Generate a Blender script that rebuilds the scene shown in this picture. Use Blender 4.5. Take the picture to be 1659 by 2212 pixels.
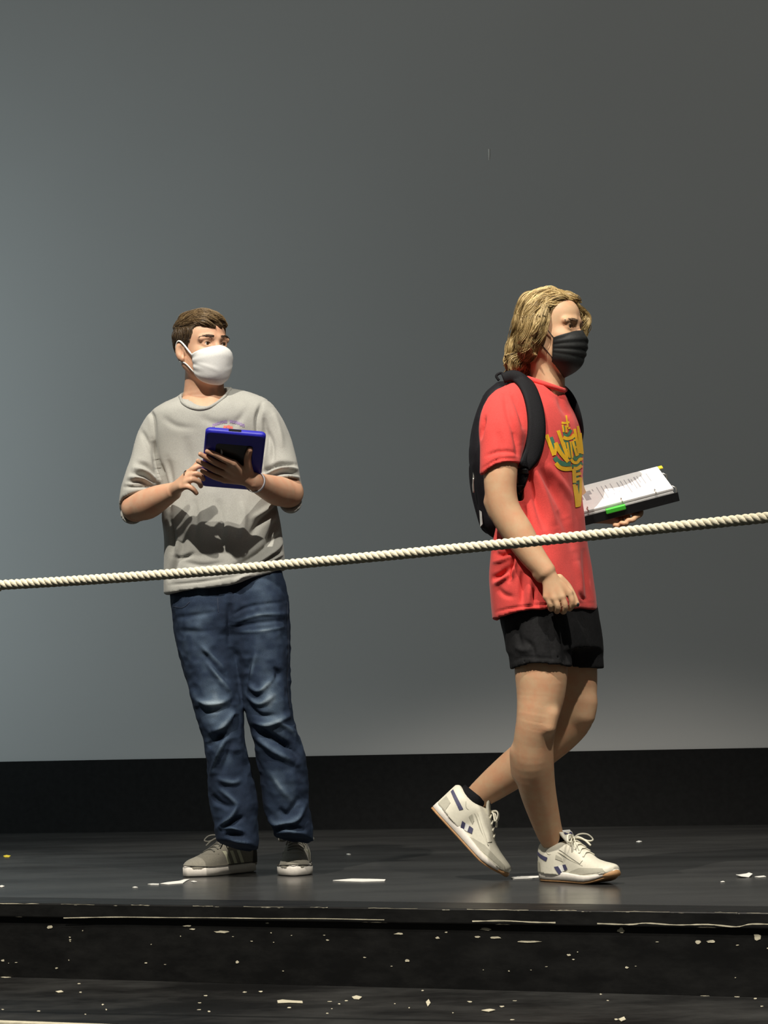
import bpy, math
import numpy as np
from mathutils import Matrix, Vector
from mathutils.bvhtree import BVHTree

for o in list(bpy.data.objects):
    bpy.data.objects.remove(o, do_unlink=True)
S = bpy.context.scene
COL = S.collection
rng = np.random.default_rng(11)

# ------------------------------------------------------------------ camera
FPX, CX, CY = 4931.0, 829.5, 1106.0          # focal length and centre in pixels of the 1659 x 2212 frame
CAMZ, HORIZ, ROLL = 0.50, 1542.0, 0.022
PITCH = math.atan((HORIZ - CY) / FPX)
Fv = np.array([0, math.cos(PITCH), math.sin(PITCH)])
U0 = np.array([0, -math.sin(PITCH), math.cos(PITCH)])
R0 = np.array([1.0, 0, 0])
Rv = math.cos(ROLL) * R0 - math.sin(ROLL) * U0
Uv = math.cos(ROLL) * U0 + math.sin(ROLL) * R0
CAM = np.array([0, 0, CAMZ])
cd = bpy.data.cameras.new('camera')
cd.sensor_fit = 'HORIZONTAL'; cd.sensor_width = 36.0; cd.lens = FPX * 36.0 / 1659.0
cd.clip_start = 0.1; cd.clip_end = 100
cam = bpy.data.objects.new('camera', cd); COL.objects.link(cam)
cam.matrix_world = Matrix(((Rv[0], Uv[0], -Fv[0], CAM[0]), (Rv[1], Uv[1], -Fv[1], CAM[1]),
                           (Rv[2], Uv[2], -Fv[2], CAM[2]), (0, 0, 0, 1)))
S.camera = cam

# ------------------------------------------------------------------ light and exposure
S.view_settings.view_transform = 'Standard'
S.view_settings.look = 'None'
S.view_settings.gamma = 1.0
S.view_settings.use_curve_mapping = False
S.view_settings.exposure = 0.0
W = bpy.data.worlds.new('dim_hall'); S.world = W; W.use_nodes = True
W.node_tree.nodes['Background'].inputs[0].default_value = (0.92, 1.0, 0.93, 1)
W.node_tree.nodes['Background'].inputs[1].default_value = 0.060

def spot(name, loc, target, power, color, angle, blend=0.6, radius=0.12):
    ld = bpy.data.lights.new(name, 'SPOT')
    ld.energy = power; ld.color = color; ld.spot_size = math.radians(angle); ld.spot_blend = blend
    ld.shadow_soft_size = radius
    o = bpy.data.objects.new(name, ld); COL.objects.link(o)
    o.location = loc
    o.rotation_euler = (Vector(target) - Vector(loc)).to_track_quat('-Z', 'Y').to_euler()
    return o
spot('front_spot_warm', (-2.3, 1.9, 7.6), (-0.05, 6.55, 0.55), 3300, (1.0, 0.93, 0.82), 31, 0.45, 0.06)
spot('front_spot_second', (1.7, 1.6, 7.4), (0.10, 6.55, 0.55), 2050, (1.0, 0.94, 0.84), 31, 0.45, 0.08)
spot('side_wash_cool', (-4.3, 8.7, 1.7), (-2.6, 10.3, 1.5), 200, (0.76, 0.94, 1.0), 150, 1.0, 0.5)
hd_ = bpy.data.lights.new('fill_light', 'AREA'); hd_.shape = 'RECTANGLE'; hd_.size = 5.0; hd_.size_y = 2.0; hd_.energy = 95; hd_.color = (1.0, 0.975, 0.90)  # added soft fill that lifts the wall and rope; source unseen
ho = bpy.data.objects.new('fill_light', hd_); COL.objects.link(ho); ho.location = (0.3, 2.6, 7.8)
ho.rotation_euler = (Vector((0.3, 9.0, 2.0)) - Vector(ho.location)).to_track_quat('-Z', 'Y').to_euler()

# ------------------------------------------------------------------ pixel <-> world
def ray(px, py):
    px = np.asarray(px, float)[..., None]; py = np.asarray(py, float)[..., None]
    return Fv + Rv * (px - CX) / FPX + Uv * (CY - py) / FPX
def P(px, py, Y):
    d = ray(px, py); return CAM + d * (np.asarray(Y, float) / d[..., 1])[..., None]
def FL(px, py, z=0.0):
    d = ray(px, py); return CAM + d * ((z - CAMZ) / d[..., 2])[..., None]
def proj(V):
    q = V - CAM; z = q @ Fv
    return CX + FPX * (q @ Rv) / z, CY - FPX * (q @ Uv) / z
def mpp(Y): return Y / FPX                     # metres per pixel at depth Y

# ------------------------------------------------------------------ materials
def nt_new(name):
    m = bpy.data.materials.new(name); m.use_nodes = True
    nt = m.node_tree; b = nt.nodes['Principled BSDF']
    return m, nt, b
def noise_node(nt, scale, detail=4, rough=0.55, stretch=None, coord='Object'):
    tc = nt.nodes.new('ShaderNodeTexCoord'); n = nt.nodes.new('ShaderNodeTexNoise')
    n.inputs['Scale'].default_value = scale; n.inputs['Detail'].default_value = detail
    n.inputs['Roughness'].default_value = rough
    src = tc.outputs[coord]
    if stretch is not None:
        mp = nt.nodes.new('ShaderNodeMapping'); mp.inputs['Scale'].default_value = stretch
        nt.links.new(src, mp.inputs['Vector']); src = mp.outputs['Vector']
    nt.links.new(src, n.inputs['Vector'])
    return n
def ramp(nt, src, stops):
    r = nt.nodes.new('ShaderNodeValToRGB')
    while len(r.color_ramp.elements) < len(stops): r.color_ramp.elements.new(0.5)
    for e, (p, c) in zip(r.color_ramp.elements, stops):
        e.position = p; e.color = (c[0], c[1], c[2], 1)
    nt.links.new(src, r.inputs['Fac']); return r
def mixc(nt, fac, a, b, mode='MIX'):
    n = nt.nodes.new('ShaderNodeMix'); n.data_type = 'RGBA'; n.blend_type = mode
    for s, v in ((n.inputs[0], fac), (n.inputs[6], a), (n.inputs[7], b)):
        if isinstance(v, (int, float)): s.default_value = v
        elif isinstance(v, (tuple, list)): s.default_value = (v[0], v[1], v[2], 1)
        else: nt.links.new(v, s)
    return n.outputs[2]
def bump(nt, b, src, strength, dist=0.002):
    bn = nt.nodes.new('ShaderNodeBump'); bn.inputs['Strength'].default_value = strength
    bn.inputs['Distance'].default_value = dist
    nt.links.new(src, bn.inputs['Height']); nt.links.new(bn.outputs['Normal'], b.inputs['Normal'])
def simple(name, c, rough=0.6, var=0.12, scale=60, bmp=0.0, spec=0.5, metal=0.0, sheen=0.0, stretch=None):
    m, nt, b = nt_new(name)
    n = noise_node(nt, scale, 4, 0.6, stretch)
    lo = tuple(max(0, x * (1 - var)) for x in c); hi = tuple(min(1, x * (1 + var)) for x in c)
    r = ramp(nt, n.outputs['Fac'], [(0.3, lo), (0.7, hi)])
    nt.links.new(r.outputs['Color'], b.inputs['Base Color'])
    b.inputs['Roughness'].default_value = rough
    b.inputs['Specular IOR Level'].default_value = spec
    b.inputs['Metallic'].default_value = metal
    b.inputs['Sheen Weight'].default_value = sheen
    if bmp: bump(nt, b, n.outputs['Fac'], bmp)
    return m
def skin_mat(name, c):
    m, nt, b = nt_new(name)
    n = noise_node(nt, 26, 4, 0.6); n2 = noise_node(nt, 320, 2)
    red = (c[0] * 1.0, c[1] * 0.80, c[2] * 0.76)
    r = ramp(nt, n.outputs['Fac'], [(0.35, c), (0.72, red)])
    nt.links.new(r.outputs['Color'], b.inputs['Base Color'])
    b.inputs['Roughness'].default_value = 0.52
    b.inputs['Specular IOR Level'].default_value = 0.35
    b.inputs['Subsurface Weight'].default_value = 0.12
    b.inputs['Subsurface Radius'].default_value = (0.010, 0.004, 0.002)
    b.inputs['Subsurface Scale'].default_value = 0.6
    bump(nt, b, n2.outputs['Fac'], 0.12, 0.001)
    return m
def attr_mat(name, attr, stops, rough=0.5, scale=0, spec=0.4, aniso=0.0):
    m, nt, b = nt_new(name)
    a = nt.nodes.new('ShaderNodeAttribute'); a.attribute_name = attr
    r = ramp(nt, a.outputs['Fac'], stops)
    col = r.outputs['Color']
    if scale:
        n = noise_node(nt, scale, 3, 0.7)
        rr = ramp(nt, n.outputs['Fac'], [(0.3, (0.72, 0.72, 0.72)), (0.7, (1.2, 1.2, 1.2))])
        col = mixc(nt, 1.0, col, rr.outputs['Color'], 'MULTIPLY')
        bump(nt, b, n.outputs['Fac'], 0.2, 0.001)
    nt.links.new(col, b.inputs['Base Color'])
    b.inputs['Roughness'].default_value = rough; b.inputs['Specular IOR Level'].default_value = spec
    return m

M = {}
M['skin1'] = skin_mat('skin_fair', (0.60, 0.375, 0.245))
M['skin2'] = skin_mat('skin_tan', (0.58, 0.375, 0.225))
M['grey_knit'] = simple('grey_knit', (0.37, 0.368, 0.338), 0.9, 0.13, 420, 0.12, 0.2, sheen=0.15)
M['grey_rib'] = simple('grey_rib', (0.34, 0.338, 0.31), 0.9, 0.12, 300, 0.2, 0.2, stretch=(1, 1, 0.15))
M['red_cotton'] = simple('red_cotton', (0.68, 0.070, 0.062), 0.88, 0.10, 300, 0.12, 0.2, sheen=0.1)
M['black_cloth'] = simple('black_cloth', (0.008, 0.008, 0.009), 0.85, 0.35, 120, 0.25, 0.25)
M['black_nylon'] = simple('black_nylon', (0.008, 0.007, 0.010), 0.65, 0.35, 260, 0.2, 0.28)
M['black_webbing'] = simple('black_webbing', (0.008, 0.008, 0.010), 0.75, 0.4, 500, 0.4, 0.22)
M['black_plastic'] = simple('black_plastic', (0.012, 0.012, 0.013), 0.35, 0.2, 90, 0.0, 0.5)
M['reflective'] = simple('reflective_grey', (0.42, 0.43, 0.42), 0.5, 0.15, 90)
M['steel'] = simple('steel', (0.62, 0.60, 0.55), 0.32, 0.1, 60, 0.0, 0.5, 0.85)
M['white_cotton'] = simple('white_cotton', (0.72, 0.72, 0.70), 0.85, 0.05, 220, 0.08, 0.2)
M['black_mask'] = simple('black_mask_cloth', (0.012, 0.013, 0.013), 0.62, 0.3, 200, 0.15, 0.35)
M['eye_white'] = simple('eye_white', (0.52, 0.48, 0.44), 0.25, 0.06, 60)
M['iris'] = simple('iris_brown', (0.030, 0.018, 0.010), 0.2, 0.3, 300)
M['lip'] = simple('lip', (0.45, 0.20, 0.16), 0.5, 0.1, 60)
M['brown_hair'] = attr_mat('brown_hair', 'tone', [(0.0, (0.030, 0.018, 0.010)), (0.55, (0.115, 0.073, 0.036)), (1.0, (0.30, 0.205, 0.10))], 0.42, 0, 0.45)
M['blond_hair'] = attr_mat('blond_hair', 'tone', [(0.0, (0.060, 0.034, 0.013)), (0.45, (0.34, 0.23, 0.09)), (1.0, (0.78, 0.60, 0.30))], 0.36, 0, 0.45)  # pale and dark ends paint highlights and shadows into the strand colour
M['brow_hair'] = simple('brow_hair', (0.075, 0.048, 0.030), 0.6, 0.3, 300)
M['brow_light'] = simple('brow_light', (0.16, 0.10, 0.06), 0.6, 0.3, 300)
M['denim'] = attr_mat('denim', 'fade_light', [(0.0, (0.007, 0.011, 0.024)), (0.35, (0.019, 0.032, 0.060)), (0.65, (0.062, 0.092, 0.135)), (1.0, (0.24, 0.30, 0.35))], 0.85, 420, 0.2)  # ramp carries denim wear together with painted highlight and shade
M['blue_case'] = simple('blue_case', (0.022, 0.022, 0.40), 0.42, 0.08, 80, 0.05, 0.5)
M['tablet_back'] = simple('tablet_back', (0.006, 0.006, 0.008), 0.3, 0.2, 60)
M['glass'] = simple('screen_glass', (0.02, 0.022, 0.03), 0.06, 0.1, 20)
M['wristband'] = simple('white_wristband', (0.75, 0.75, 0.80), 0.5, 0.05, 60)
M['paper'] = simple('paper', (0.80, 0.79, 0.78), 0.8, 0.03, 40)
M['sheet_edge'] = simple('sheet_edges', (0.70, 0.69, 0.66), 0.85, 0.15, 900, stretch=(0.02, 0.02, 8))
M['ink'] = simple('grey_ink', (0.40, 0.39, 0.41), 0.85, 0.15, 200)
M['green'] = simple('green_plastic', (0.07, 0.62, 0.05), 0.4, 0.1, 60)
M['yellow'] = simple('yellow_paper', (0.80, 0.62, 0.04), 0.7, 0.08, 60)
M['print_yellow'] = simple('print_yellow', (0.86, 0.47, 0.015), 0.75, 0.08, 200)
M['print_green'] = simple('print_green', (0.06, 0.20, 0.115), 0.75, 0.12, 200)
M['print_purple'] = simple('print_purple', (0.30, 0.22, 0.40), 0.85, 0.15, 300)
M['print_red'] = simple('print_red', (0.66, 0.16, 0.12), 0.85, 0.15, 300)
M['rope'] = simple('cotton_rope', (0.72, 0.66, 0.50), 0.85, 0.12, 300, 0.5, 0.2)
M['suede'] = simple('grey_suede', (0.225, 0.210, 0.170), 0.92, 0.15, 260, 0.2, 0.2, sheen=0.2)
M['suede_dark'] = simple('dark_suede', (0.055, 0.052, 0.046), 0.9, 0.15, 260, 0.2, 0.2)
M['lace_grey'] = simple('grey_lace', (0.17, 0.165, 0.145), 0.85, 0.2, 400, 0.3, 0.2)
M['rubber'] = simple('white_rubber', (0.76, 0.71, 0.64), 0.55, 0.06, 90)
M['cream_stripe'] = simple('cream_stripe', (0.56, 0.55, 0.40), 0.7, 0.08, 120)
M['white_leather'] = simple('white_leather', (0.66, 0.63, 0.52), 0.5, 0.05, 150, 0.08)
M['grey_leather'] = simple('grey_leather', (0.43, 0.41, 0.33), 0.65, 0.06, 150, 0.08)
M['navy'] = simple('navy_trim', (0.05, 0.05, 0.11), 0.6, 0.15, 150)
M['gum'] = simple('gum_rubber', (0.42, 0.23, 0.10), 0.6, 0.12, 80)
M['white_lace'] = simple('white_lace', (0.70, 0.67, 0.55), 0.85, 0.1, 400, 0.3, 0.2)
M['sock'] = simple('black_sock', (0.008, 0.008, 0.010), 0.9, 0.3, 300, 0.3, 0.2)
M['scrap'] = simple('white_scrap', (0.78, 0.77, 0.72), 0.8, 0.06, 60)
M['ring_dark'] = simple('dark_ring', (0.03, 0.028, 0.028), 0.3, 0.2, 60, metal=0.6)

# wall paint: matte grey with faint mottling and a roller grain
m, nt, b = nt_new('grey_wall_paint'); M['wall'] = m
n = noise_node(nt, 0.7, 3, 0.5); n2 = noise_node(nt, 260, 3, 0.6)
r = ramp(nt, n.outputs['Fac'], [(0.3, (0.395, 0.392, 0.386)), (0.7, (0.418, 0.415, 0.409))])
nt.links.new(r.outputs['Color'], b.inputs['Base Color'])
b.inputs['Roughness'].default_value = 0.78; b.inputs['Specular IOR Level'].default_value = 0.25
bump(nt, b, n2.outputs['Fac'], 0.05, 0.001)

M['baseboard'] = simple('black_baseboard', (0.006, 0.006, 0.006), 0.8, 0.25, 40, 0.1, 0.15)

def black_paint(name, chip_at=None, base=(0.009, 0.009, 0.0088), rough=(0.22, 0.42), chips=0.685, streak=(0.55, 5.0, 5.0), scuff=0.07, spec=0.5):
    """scuffed black stage paint; chips bare the pale wood, thickest near the heights listed in chip_at"""
    m, nt, b = nt_new(name)
    n1 = noise_node(nt, 3.2, 6, 0.65, streak)
    n2 = noise_node(nt, 11, 8, 0.62, (1.0, 1.0, 2.6))
    n3 = noise_node(nt, 40, 4, 0.6, (1, 1, 2))
    sc = ramp(nt, n1.outputs['Fac'], [(0.42, base), (0.78, (scuff, scuff, scuff * 0.95))])
    fac = n2.outputs['Fac']
    if chip_at:
        geo = nt.nodes.new('ShaderNodeNewGeometry'); sp = nt.nodes.new('ShaderNodeSeparateXYZ')
        nt.links.new(geo.outputs['Position'], sp.inputs[0])
        for (zz, wd, am) in chip_at:
            s1 = nt.nodes.new('ShaderNodeMath'); s1.operation = 'SUBTRACT'; nt.links.new(sp.outputs['Z'], s1.inputs[0]); s1.inputs[1].default_value = zz
            s2 = nt.nodes.new('ShaderNodeMath'); s2.operation = 'ABSOLUTE'; nt.links.new(s1.outputs[0], s2.inputs[0])
            s3 = nt.nodes.new('ShaderNodeMapRange'); nt.links.new(s2.outputs[0], s3.inputs[0])
            s3.inputs[1].default_value = 0; s3.inputs[2].default_value = wd; s3.inputs[3].default_value = am; s3.inputs[4].default_value = 0
            s4 = nt.nodes.new('ShaderNodeMath'); s4.operation = 'ADD'; nt.links.new(fac, s4.inputs[0]); nt.links.new(s3.outputs[0], s4.inputs[1])
            fac = s4.outputs[0]
    ch = ramp(nt, fac, [(chips, (0, 0, 0)), (chips + 0.015, (1, 1, 1))])
    wood = ramp(nt, n3.outputs['Fac'], [(0.3, (0.14, 0.12, 0.085)), (0.7, (0.50, 0.47, 0.37))])
    col = mixc(nt, ch.outputs['Color'], sc.outputs['Color'], wood.outputs['Color'])
    nt.links.new(col, b.inputs['Base Color'])
    mr = nt.nodes.new('ShaderNodeMapRange'); nt.links.new(n1.outputs['Fac'], mr.inputs[0])
    mr.inputs[1].default_value = 0.3; mr.inputs[2].default_value = 0.75
    mr.inputs[3].default_value = rough[0]; mr.inputs[4].default_value = rough[1]
    nt.links.new(mr.outputs[0], b.inputs['Roughness'])
    b.inputs['Specular IOR Level'].default_value = spec
    bump(nt, b, fac, 0.12, 0.002)
    return m
M['floor'] = black_paint('black_stage_floor', None, chips=0.82, streak=(0.35, 1.0, 1.0), rough=(0.17, 0.28), scuff=0.055, base=(0.030, 0.030, 0.0295))
M['nosing'] = black_paint('black_nosing', [(-0.004, 0.0035, 0.17), (-0.039, 0.004, 0.15)], rough=(0.3, 0.5), chips=0.74, scuff=0.014, base=(0.006, 0.006, 0.006), spec=0.3)
M['riser'] = black_paint('black_riser', [(-0.205, 0.03, 0.07)], rough=(0.4, 0.6), chips=0.76, scuff=0.012, base=(0.005, 0.005, 0.005), spec=0.2)
M['tread'] = black_paint('black_tread', None, rough=(0.35, 0.6), chips=0.74, streak=(0.8, 1.2, 1.0), scuff=0.035, base=(0.005, 0.005, 0.005), spec=0.25)
M['bare_wood'] = simple('bare_wood_edge', (0.52, 0.48, 0.36), 0.8, 0.25, 18, 0.2, 0.3, stretch=(1, 6, 6))
M['hall_floor'] = simple('hall_floor', (0.03, 0.03, 0.03), 0.7, 0.2, 10)

# ------------------------------------------------------------------ mesh helpers
def add_obj(o, parent=None, mat=None):
    COL.objects.link(o)
    if mat is not None: o.data.materials.append(mat)
    if parent is not None:
        o.parent = parent
        r = parent
        while r.parent is not None: r = r.parent
        if r.type == 'EMPTY': o.matrix_parent_inverse = Matrix.Translation(-r.location) if parent is r else Matrix.Identity(4)
    return o
def mk(name, V, F, mat, parent=None, smooth=True, attrs=None):
    V = np.asarray(V, np.float32)
    me = bpy.data.meshes.new(name)
    if isinstance(F, np.ndarray):
        k = F.shape[1]; n = F.shape[0]
        me.vertices.add(len(V)); me.vertices.foreach_set('co', V.ravel())
        me.loops.add(n * k); me.loops.foreach_set('vertex_index', F.astype(np.int32).ravel())
        me.polygons.add(n); me.polygons.foreach_set('loop_start', np.arange(n, dtype=np.int32) * k)
        me.update(calc_edges=True); me.validate()
    else:
        me.from_pydata([tuple(v) for v in V], [], F); me.update()
    if attrs:
        for an, av in attrs.items():
            a = me.attributes.new(an, 'FLOAT', 'POINT'); a.data.foreach_set('value', np.asarray(av, np.float32))
    if smooth: me.polygons.foreach_set('use_smooth', np.ones(len(me.polygons), bool))
    return add_obj(bpy.data.objects.new(name, me), parent, mat)
def empty(name, loc):
    o = bpy.data.objects.new(name, None); o.location = Vector(loc); o.empty_display_size = 0.1
    COL.objects.link(o); return o
def tag(o, label=None, cat=None, group=None, kind=None):
    if label: o['label'] = label
    if cat: o['category'] = cat
    if group: o['group'] = group
    if kind: o['kind'] = kind
    return o
def unit(v):
    v = np.asarray(v, float); return v / max(1e-9, np.linalg.norm(v))
def cat_rom(pts, sub):
    pts = np.asarray(pts, float); n = len(pts)
    if n == 2 or sub <= 1:
        t = np.linspace(0, n - 1, (n - 1) * max(1, sub) + 1)
        return np.stack([np.interp(t, np.arange(n), pts[:, i]) for i in range(pts.shape[1])], 1)
    e = np.vstack([2 * pts[0] - pts[1], pts, 2 * pts[-1] - pts[-2]]); out = []
    for i in range(n - 1):
        p0, p1, p2, p3 = e[i:i + 4]
        for t in np.arange(sub) / sub:
            out.append(0.5 * (2 * p1 + (p2 - p0) * t + (2 * p0 - 5 * p1 + 4 * p2 - p3) * t * t + (3 * p1 - p0 - 3 * p2 + p3) * t ** 3))
    out.append(pts[-1]); return np.array(out)
def tube(pts, rad, ns=8, ref=(0, 1, 0), flat=1.0, closed=False, cap=True):
    """swept tube; rad per point; flat scales the radius along the second axis"""
    pts = np.asarray(pts, float); n = len(pts); rad = np.broadcast_to(np.asarray(rad, float), (n,))
    T = np.gradient(pts, axis=0)
    if closed: T = np.roll(pts, -1, 0) - np.roll(pts, 1, 0)
    V = []; a = unit(np.cross(T[0], ref)) if np.linalg.norm(np.cross(unit(T[0]), ref)) > 0.05 else unit(np.cross(T[0], (0, 0, 1)))
    for i in range(n):
        t = unit(T[i]); a = unit(a - t * (a @ t)); bb = np.cross(t, a)
        th = np.arange(ns) / ns * 2 * np.pi
        V.append(pts[i] + rad[i] * (np.cos(th)[:, None] * a + flat * np.sin(th)[:, None] * bb))
    V = np.vstack(V); F = []
    for i in range(n if closed else n - 1):
        j = (i + 1) % n
        for k in range(ns): F.append((i * ns + k, i * ns + (k + 1) % ns, j * ns + (k + 1) % ns, j * ns + k))
    if cap and not closed:
        F.append(tuple(range(ns))[::-1]); F.append(tuple((n - 1) * ns + k for k in range(ns)))
    return V, F
def merge(parts):
    Vs, Fs, o = [], [], 0
    for V, F in parts:
        Vs.append(np.asarray(V)); Fs += [tuple(int(i) + o for i in f) for f in F]; o += len(V)
    return np.vstack(Vs), Fs
def slab(pts, nrm, th):
    """polygon outline pts pushed along nrm by th: a closed plate"""
    pts = np.asarray(pts, float); n = len(pts); nrm = np.asarray(nrm, float)
    V = np.vstack([pts, pts + nrm * th])
    F = [tuple(range(n))[::-1], tuple(range(n, 2 * n))] + [(i, (i + 1) % n, n + (i + 1) % n, n + i) for i in range(n)]
    return V, F
def bvh_of(V, F): return BVHTree.FromPolygons([tuple(v) for v in np.asarray(V, float)], [tuple(int(i) for i in f) for f in F])
def bevel(o, w, seg=2):
    md = o.modifiers.new('bevel', 'BEVEL'); md.width = w; md.segments = seg; md.limit_method = 'ANGLE'; return o

# ------------------------------------------------------------------ noise
def vnoise(p, seed=0):
    i = np.floor(p).astype(np.int64); f = p - i; f = f * f * (3 - 2 * f); out = 0
    for dx in (0, 1):
        for dy in (0, 1):
            for dz in (0, 1):
                h = (i[:, 0] + dx) * 374761393 + (i[:, 1] + dy) * 668265263 + (i[:, 2] + dz) * 2147483647 + seed * 144665
                h = (h ^ (h >> 13)) * 1274126177; h = (h ^ (h >> 16)) & 0xffff
                w = (f[:, 0] if dx else 1 - f[:, 0]) * (f[:, 1] if dy else 1 - f[:, 1]) * (f[:, 2] if dz else 1 - f[:, 2])
                out = out + w * (h / 65535.0)
    return out * 2 - 1
def sstep(a, b, x):
    t = np.clip((x - a) / (b - a), 0, 1); return t * t * (3 - 2 * t)

# ------------------------------------------------------------------ signed distance volumes -> one continuous skin
class Vol:
    def __init__(s, lo, hi, h):
        s.lo = np.array(lo, float); s.h = h
        s.n = np.ceil((np.array(hi) - s.lo) / h).astype(int) + 1
        s.d = np.full(s.n, 0.08, np.float32)
    def block(s, lo, hi):
        i0 = np.clip(np.floor((np.array(lo) - s.lo) / s.h).astype(int), 0, s.n)
        i1 = np.clip(np.ceil((np.array(hi) - s.lo) / s.h).astype(int) + 1, 0, s.n)
        sl = tuple(slice(a, c) for a, c in zip(i0, i1))
        ax = [(s.lo[k] + s.h * np.arange(i0[k], i1[k])).astype(np.float32) for k in range(3)]
        return sl, ax[0][:, None, None], ax[1][None, :, None], ax[2][None, None, :]
    def comb(s, sl, v, k, op):
        a = s.d[sl]
        if a.size == 0: return
        if op == 'u':
            hh = np.maximum(k - np.abs(a - v), 0) / k; s.d[sl] = np.minimum(a, v) - hh * hh * k * 0.25
        else:
            v = -v if op == 's' else v
            hh = np.maximum(k - np.abs(a - v), 0) / k; s.d[sl] = np.maximum(a, v) + hh * hh * k * 0.25
    def ell(s, c, ax, r, k=0.01, op='u'):
        """ellipsoid: centre, 3 unit axes (rows), radii"""
        ax = np.asarray(ax, float); r = np.asarray(r, float)
        ext = np.sqrt(((ax * r[:, None]) ** 2).sum(0)) + k + 0.012
        sl, X, Y, Z = s.block(c - ext, c + ext)
        q = [((X - c[0]) * a[0] + (Y - c[1]) * a[1] + (Z - c[2]) * a[2]) for a in ax]
        k0 = np.sqrt(sum((u / rr) ** 2 for u, rr in zip(q, r))); k1 = np.sqrt(sum((u / rr ** 2) ** 2 for u, rr in zip(q, r)))
        s.comb(sl, k0 * (k0 - 1) / np.maximum(k1, 1e-3), k, op)
    def loft(s, nodes, k=0.01, op='u', ref=(0, 1, 0), sub=4):
        """nodes: (point, half-width across the view, half-width along ref)"""
        A = np.array([[*n[0], n[1], n[2]] for n in nodes], float); A = cat_rom(A, sub)
        pad = k + 0.014; R = A[:, 3:].max()
        lo = A[:, :3].min(0) - R - pad; hi = A[:, :3].max(0) + R + pad
        slB, _, _, _ = s.block(lo, hi); base = [q.start for q in slB]
        tmp = np.full(s.d[slB].shape, 0.08, np.float32)
        ref = np.asarray(ref, float)
        nA = len(A) - 1
        for si, (p, q) in enumerate(zip(A[:-1], A[1:])):
            rr = max(p[3], p[4], q[3], q[4]) + pad
            sl, X, Y, Z = s.block(np.minimum(p[:3], q[:3]) - rr, np.maximum(p[:3], q[:3]) + rr)
            if any(x.stop <= x.start for x in sl): continue
            T = q[:3] - p[:3]; L = np.linalg.norm(T)
            if L < 1e-6: continue
            T = T / L; B = ref - T * (ref @ T)
            B = unit(B) if np.linalg.norm(B) > 0.1 else unit(np.cross(T, (1, 0, 0)))
            Aa = np.cross(B, T)
            dx, dy, dz = X - p[0], Y - p[1], Z - p[2]
            ax_ = dx * T[0] + dy * T[1] + dz * T[2]; t = np.clip(ax_ / L, 0, 1)
            a = dx * Aa[0] + dy * Aa[1] + dz * Aa[2]; bb = dx * B[0] + dy * B[1] + dz * B[2]; c = ax_ - t * L
            c = c * np.where(c < 0, 1.0 if si == 0 else 3.0, 1.0 if si == nA - 1 else 3.0)
            ra = p[3] + (q[3] - p[3]) * t; rb = p[4] + (q[4] - p[4]) * t; rc = np.minimum(ra, rb)
            k0 = np.sqrt((a / ra) ** 2 + (bb / rb) ** 2 + (c / rc) ** 2)
            k1 = np.sqrt((a / ra ** 2) ** 2 + (bb / rb ** 2) ** 2 + (c / rc ** 2) ** 2)
            v = k0 * (k0 - 1) / np.maximum(k1, 1e-3)
            ls = tuple(slice(x.start - b0, x.stop - b0) for x, b0 in zip(sl, base))
            tmp[ls] = np.minimum(tmp[ls], v)
        s.comb(slB, tmp, k, op)
    def slices(s, rows, yaw=0.0, k=0.01, op='u', grow=0.0, zcut=None, cap=0.02):
        """rows: (z, x centre, y centre, half width across the body, half depth) stacked upwards; yaw turns the body"""
        A = np.array(sorted(rows), float); A = cat_rom(A, 5)
        zs = A[:, 0]; cu, su = math.cos(yaw), math.sin(yaw)
        Rm = max(A[:, 3].max(), A[:, 4].max()) + k + 0.02 + grow
        lo = np.array([A[:, 1].min() - Rm, A[:, 2].min() - Rm, zs[0] - 0.03]); hi = np.array([A[:, 1].max() + Rm, A[:, 2].max() + Rm, zs[-1] + 0.03])
        sl, X, Y, Z = s.block(lo, hi)
        z = Z.ravel()
        g = [np.interp(z, zs, A[:, j])[None, None, :].astype(np.float32) for j in range(1, 5)]
        a = (X - g[0]) * cu + (Y - g[1]) * su; bb = -(X - g[0]) * su + (Y - g[1]) * cu
        ra, rb = g[2] + grow, g[3] + grow
        k0 = (np.abs(a / ra) ** 2.3 + np.abs(bb / rb) ** 2.3) ** (1 / 2.3)
        k1 = np.sqrt((a / ra ** 2) ** 2 + (bb / rb ** 2) ** 2)
        v = k0 * (k0 - 1) / np.maximum(k1, 1e-3)
        zl = np.interp(X.ravel(), *zcut)[:, None, None] if zcut is not None else zs[0]
        e = np.maximum(zl - Z, Z - zs[-1]); v = np.maximum(v, e.astype(np.float32))
        s.comb(sl, v.astype(np.float32), k, op)
    def mesh(s, it=3):
        d = s.d; d = np.pad(d, 1, constant_values=0.05); lo = s.lo - s.h
        sg = d < 0
        act = np.zeros(tuple(np.array(d.shape) - 1), np.uint8)
        offs = [(i, j, k) for i in (0, 1) for j in (0, 1) for k in (0, 1)]
        nx, ny, nz = act.shape
        for (i, j, k) in offs: act += sg[i:nx + i, j:ny + j, k:nz + k]
        on = (act > 0) & (act < 8)
        idx = np.argwhere(on); N = len(idx)
        vid = np.full(act.shape, -1, np.int32); vid[on] = np.arange(N)
        cv = np.stack([d[idx[:, 0] + i, idx[:, 1] + j, idx[:, 2] + k] for (i, j, k) in offs], 1)
        acc = np.zeros((N, 3)); cnt = np.zeros(N)
        for a in range(8):
            for c in range(a + 1, 8):
                pa, pc = np.array(offs[a]), np.array(offs[c])
                if np.abs(pa - pc).sum() != 1: continue
                va, vc = cv[:, a], cv[:, c]; mk_ = (va < 0) != (vc < 0)
                t = np.where(mk_, va / np.where(mk_, va - vc, 1), 0)
                acc += np.where(mk_[:, None], pa + (pc - pa) * t[:, None], 0); cnt += mk_
        V = lo + s.h * (idx + acc / cnt[:, None])
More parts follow.
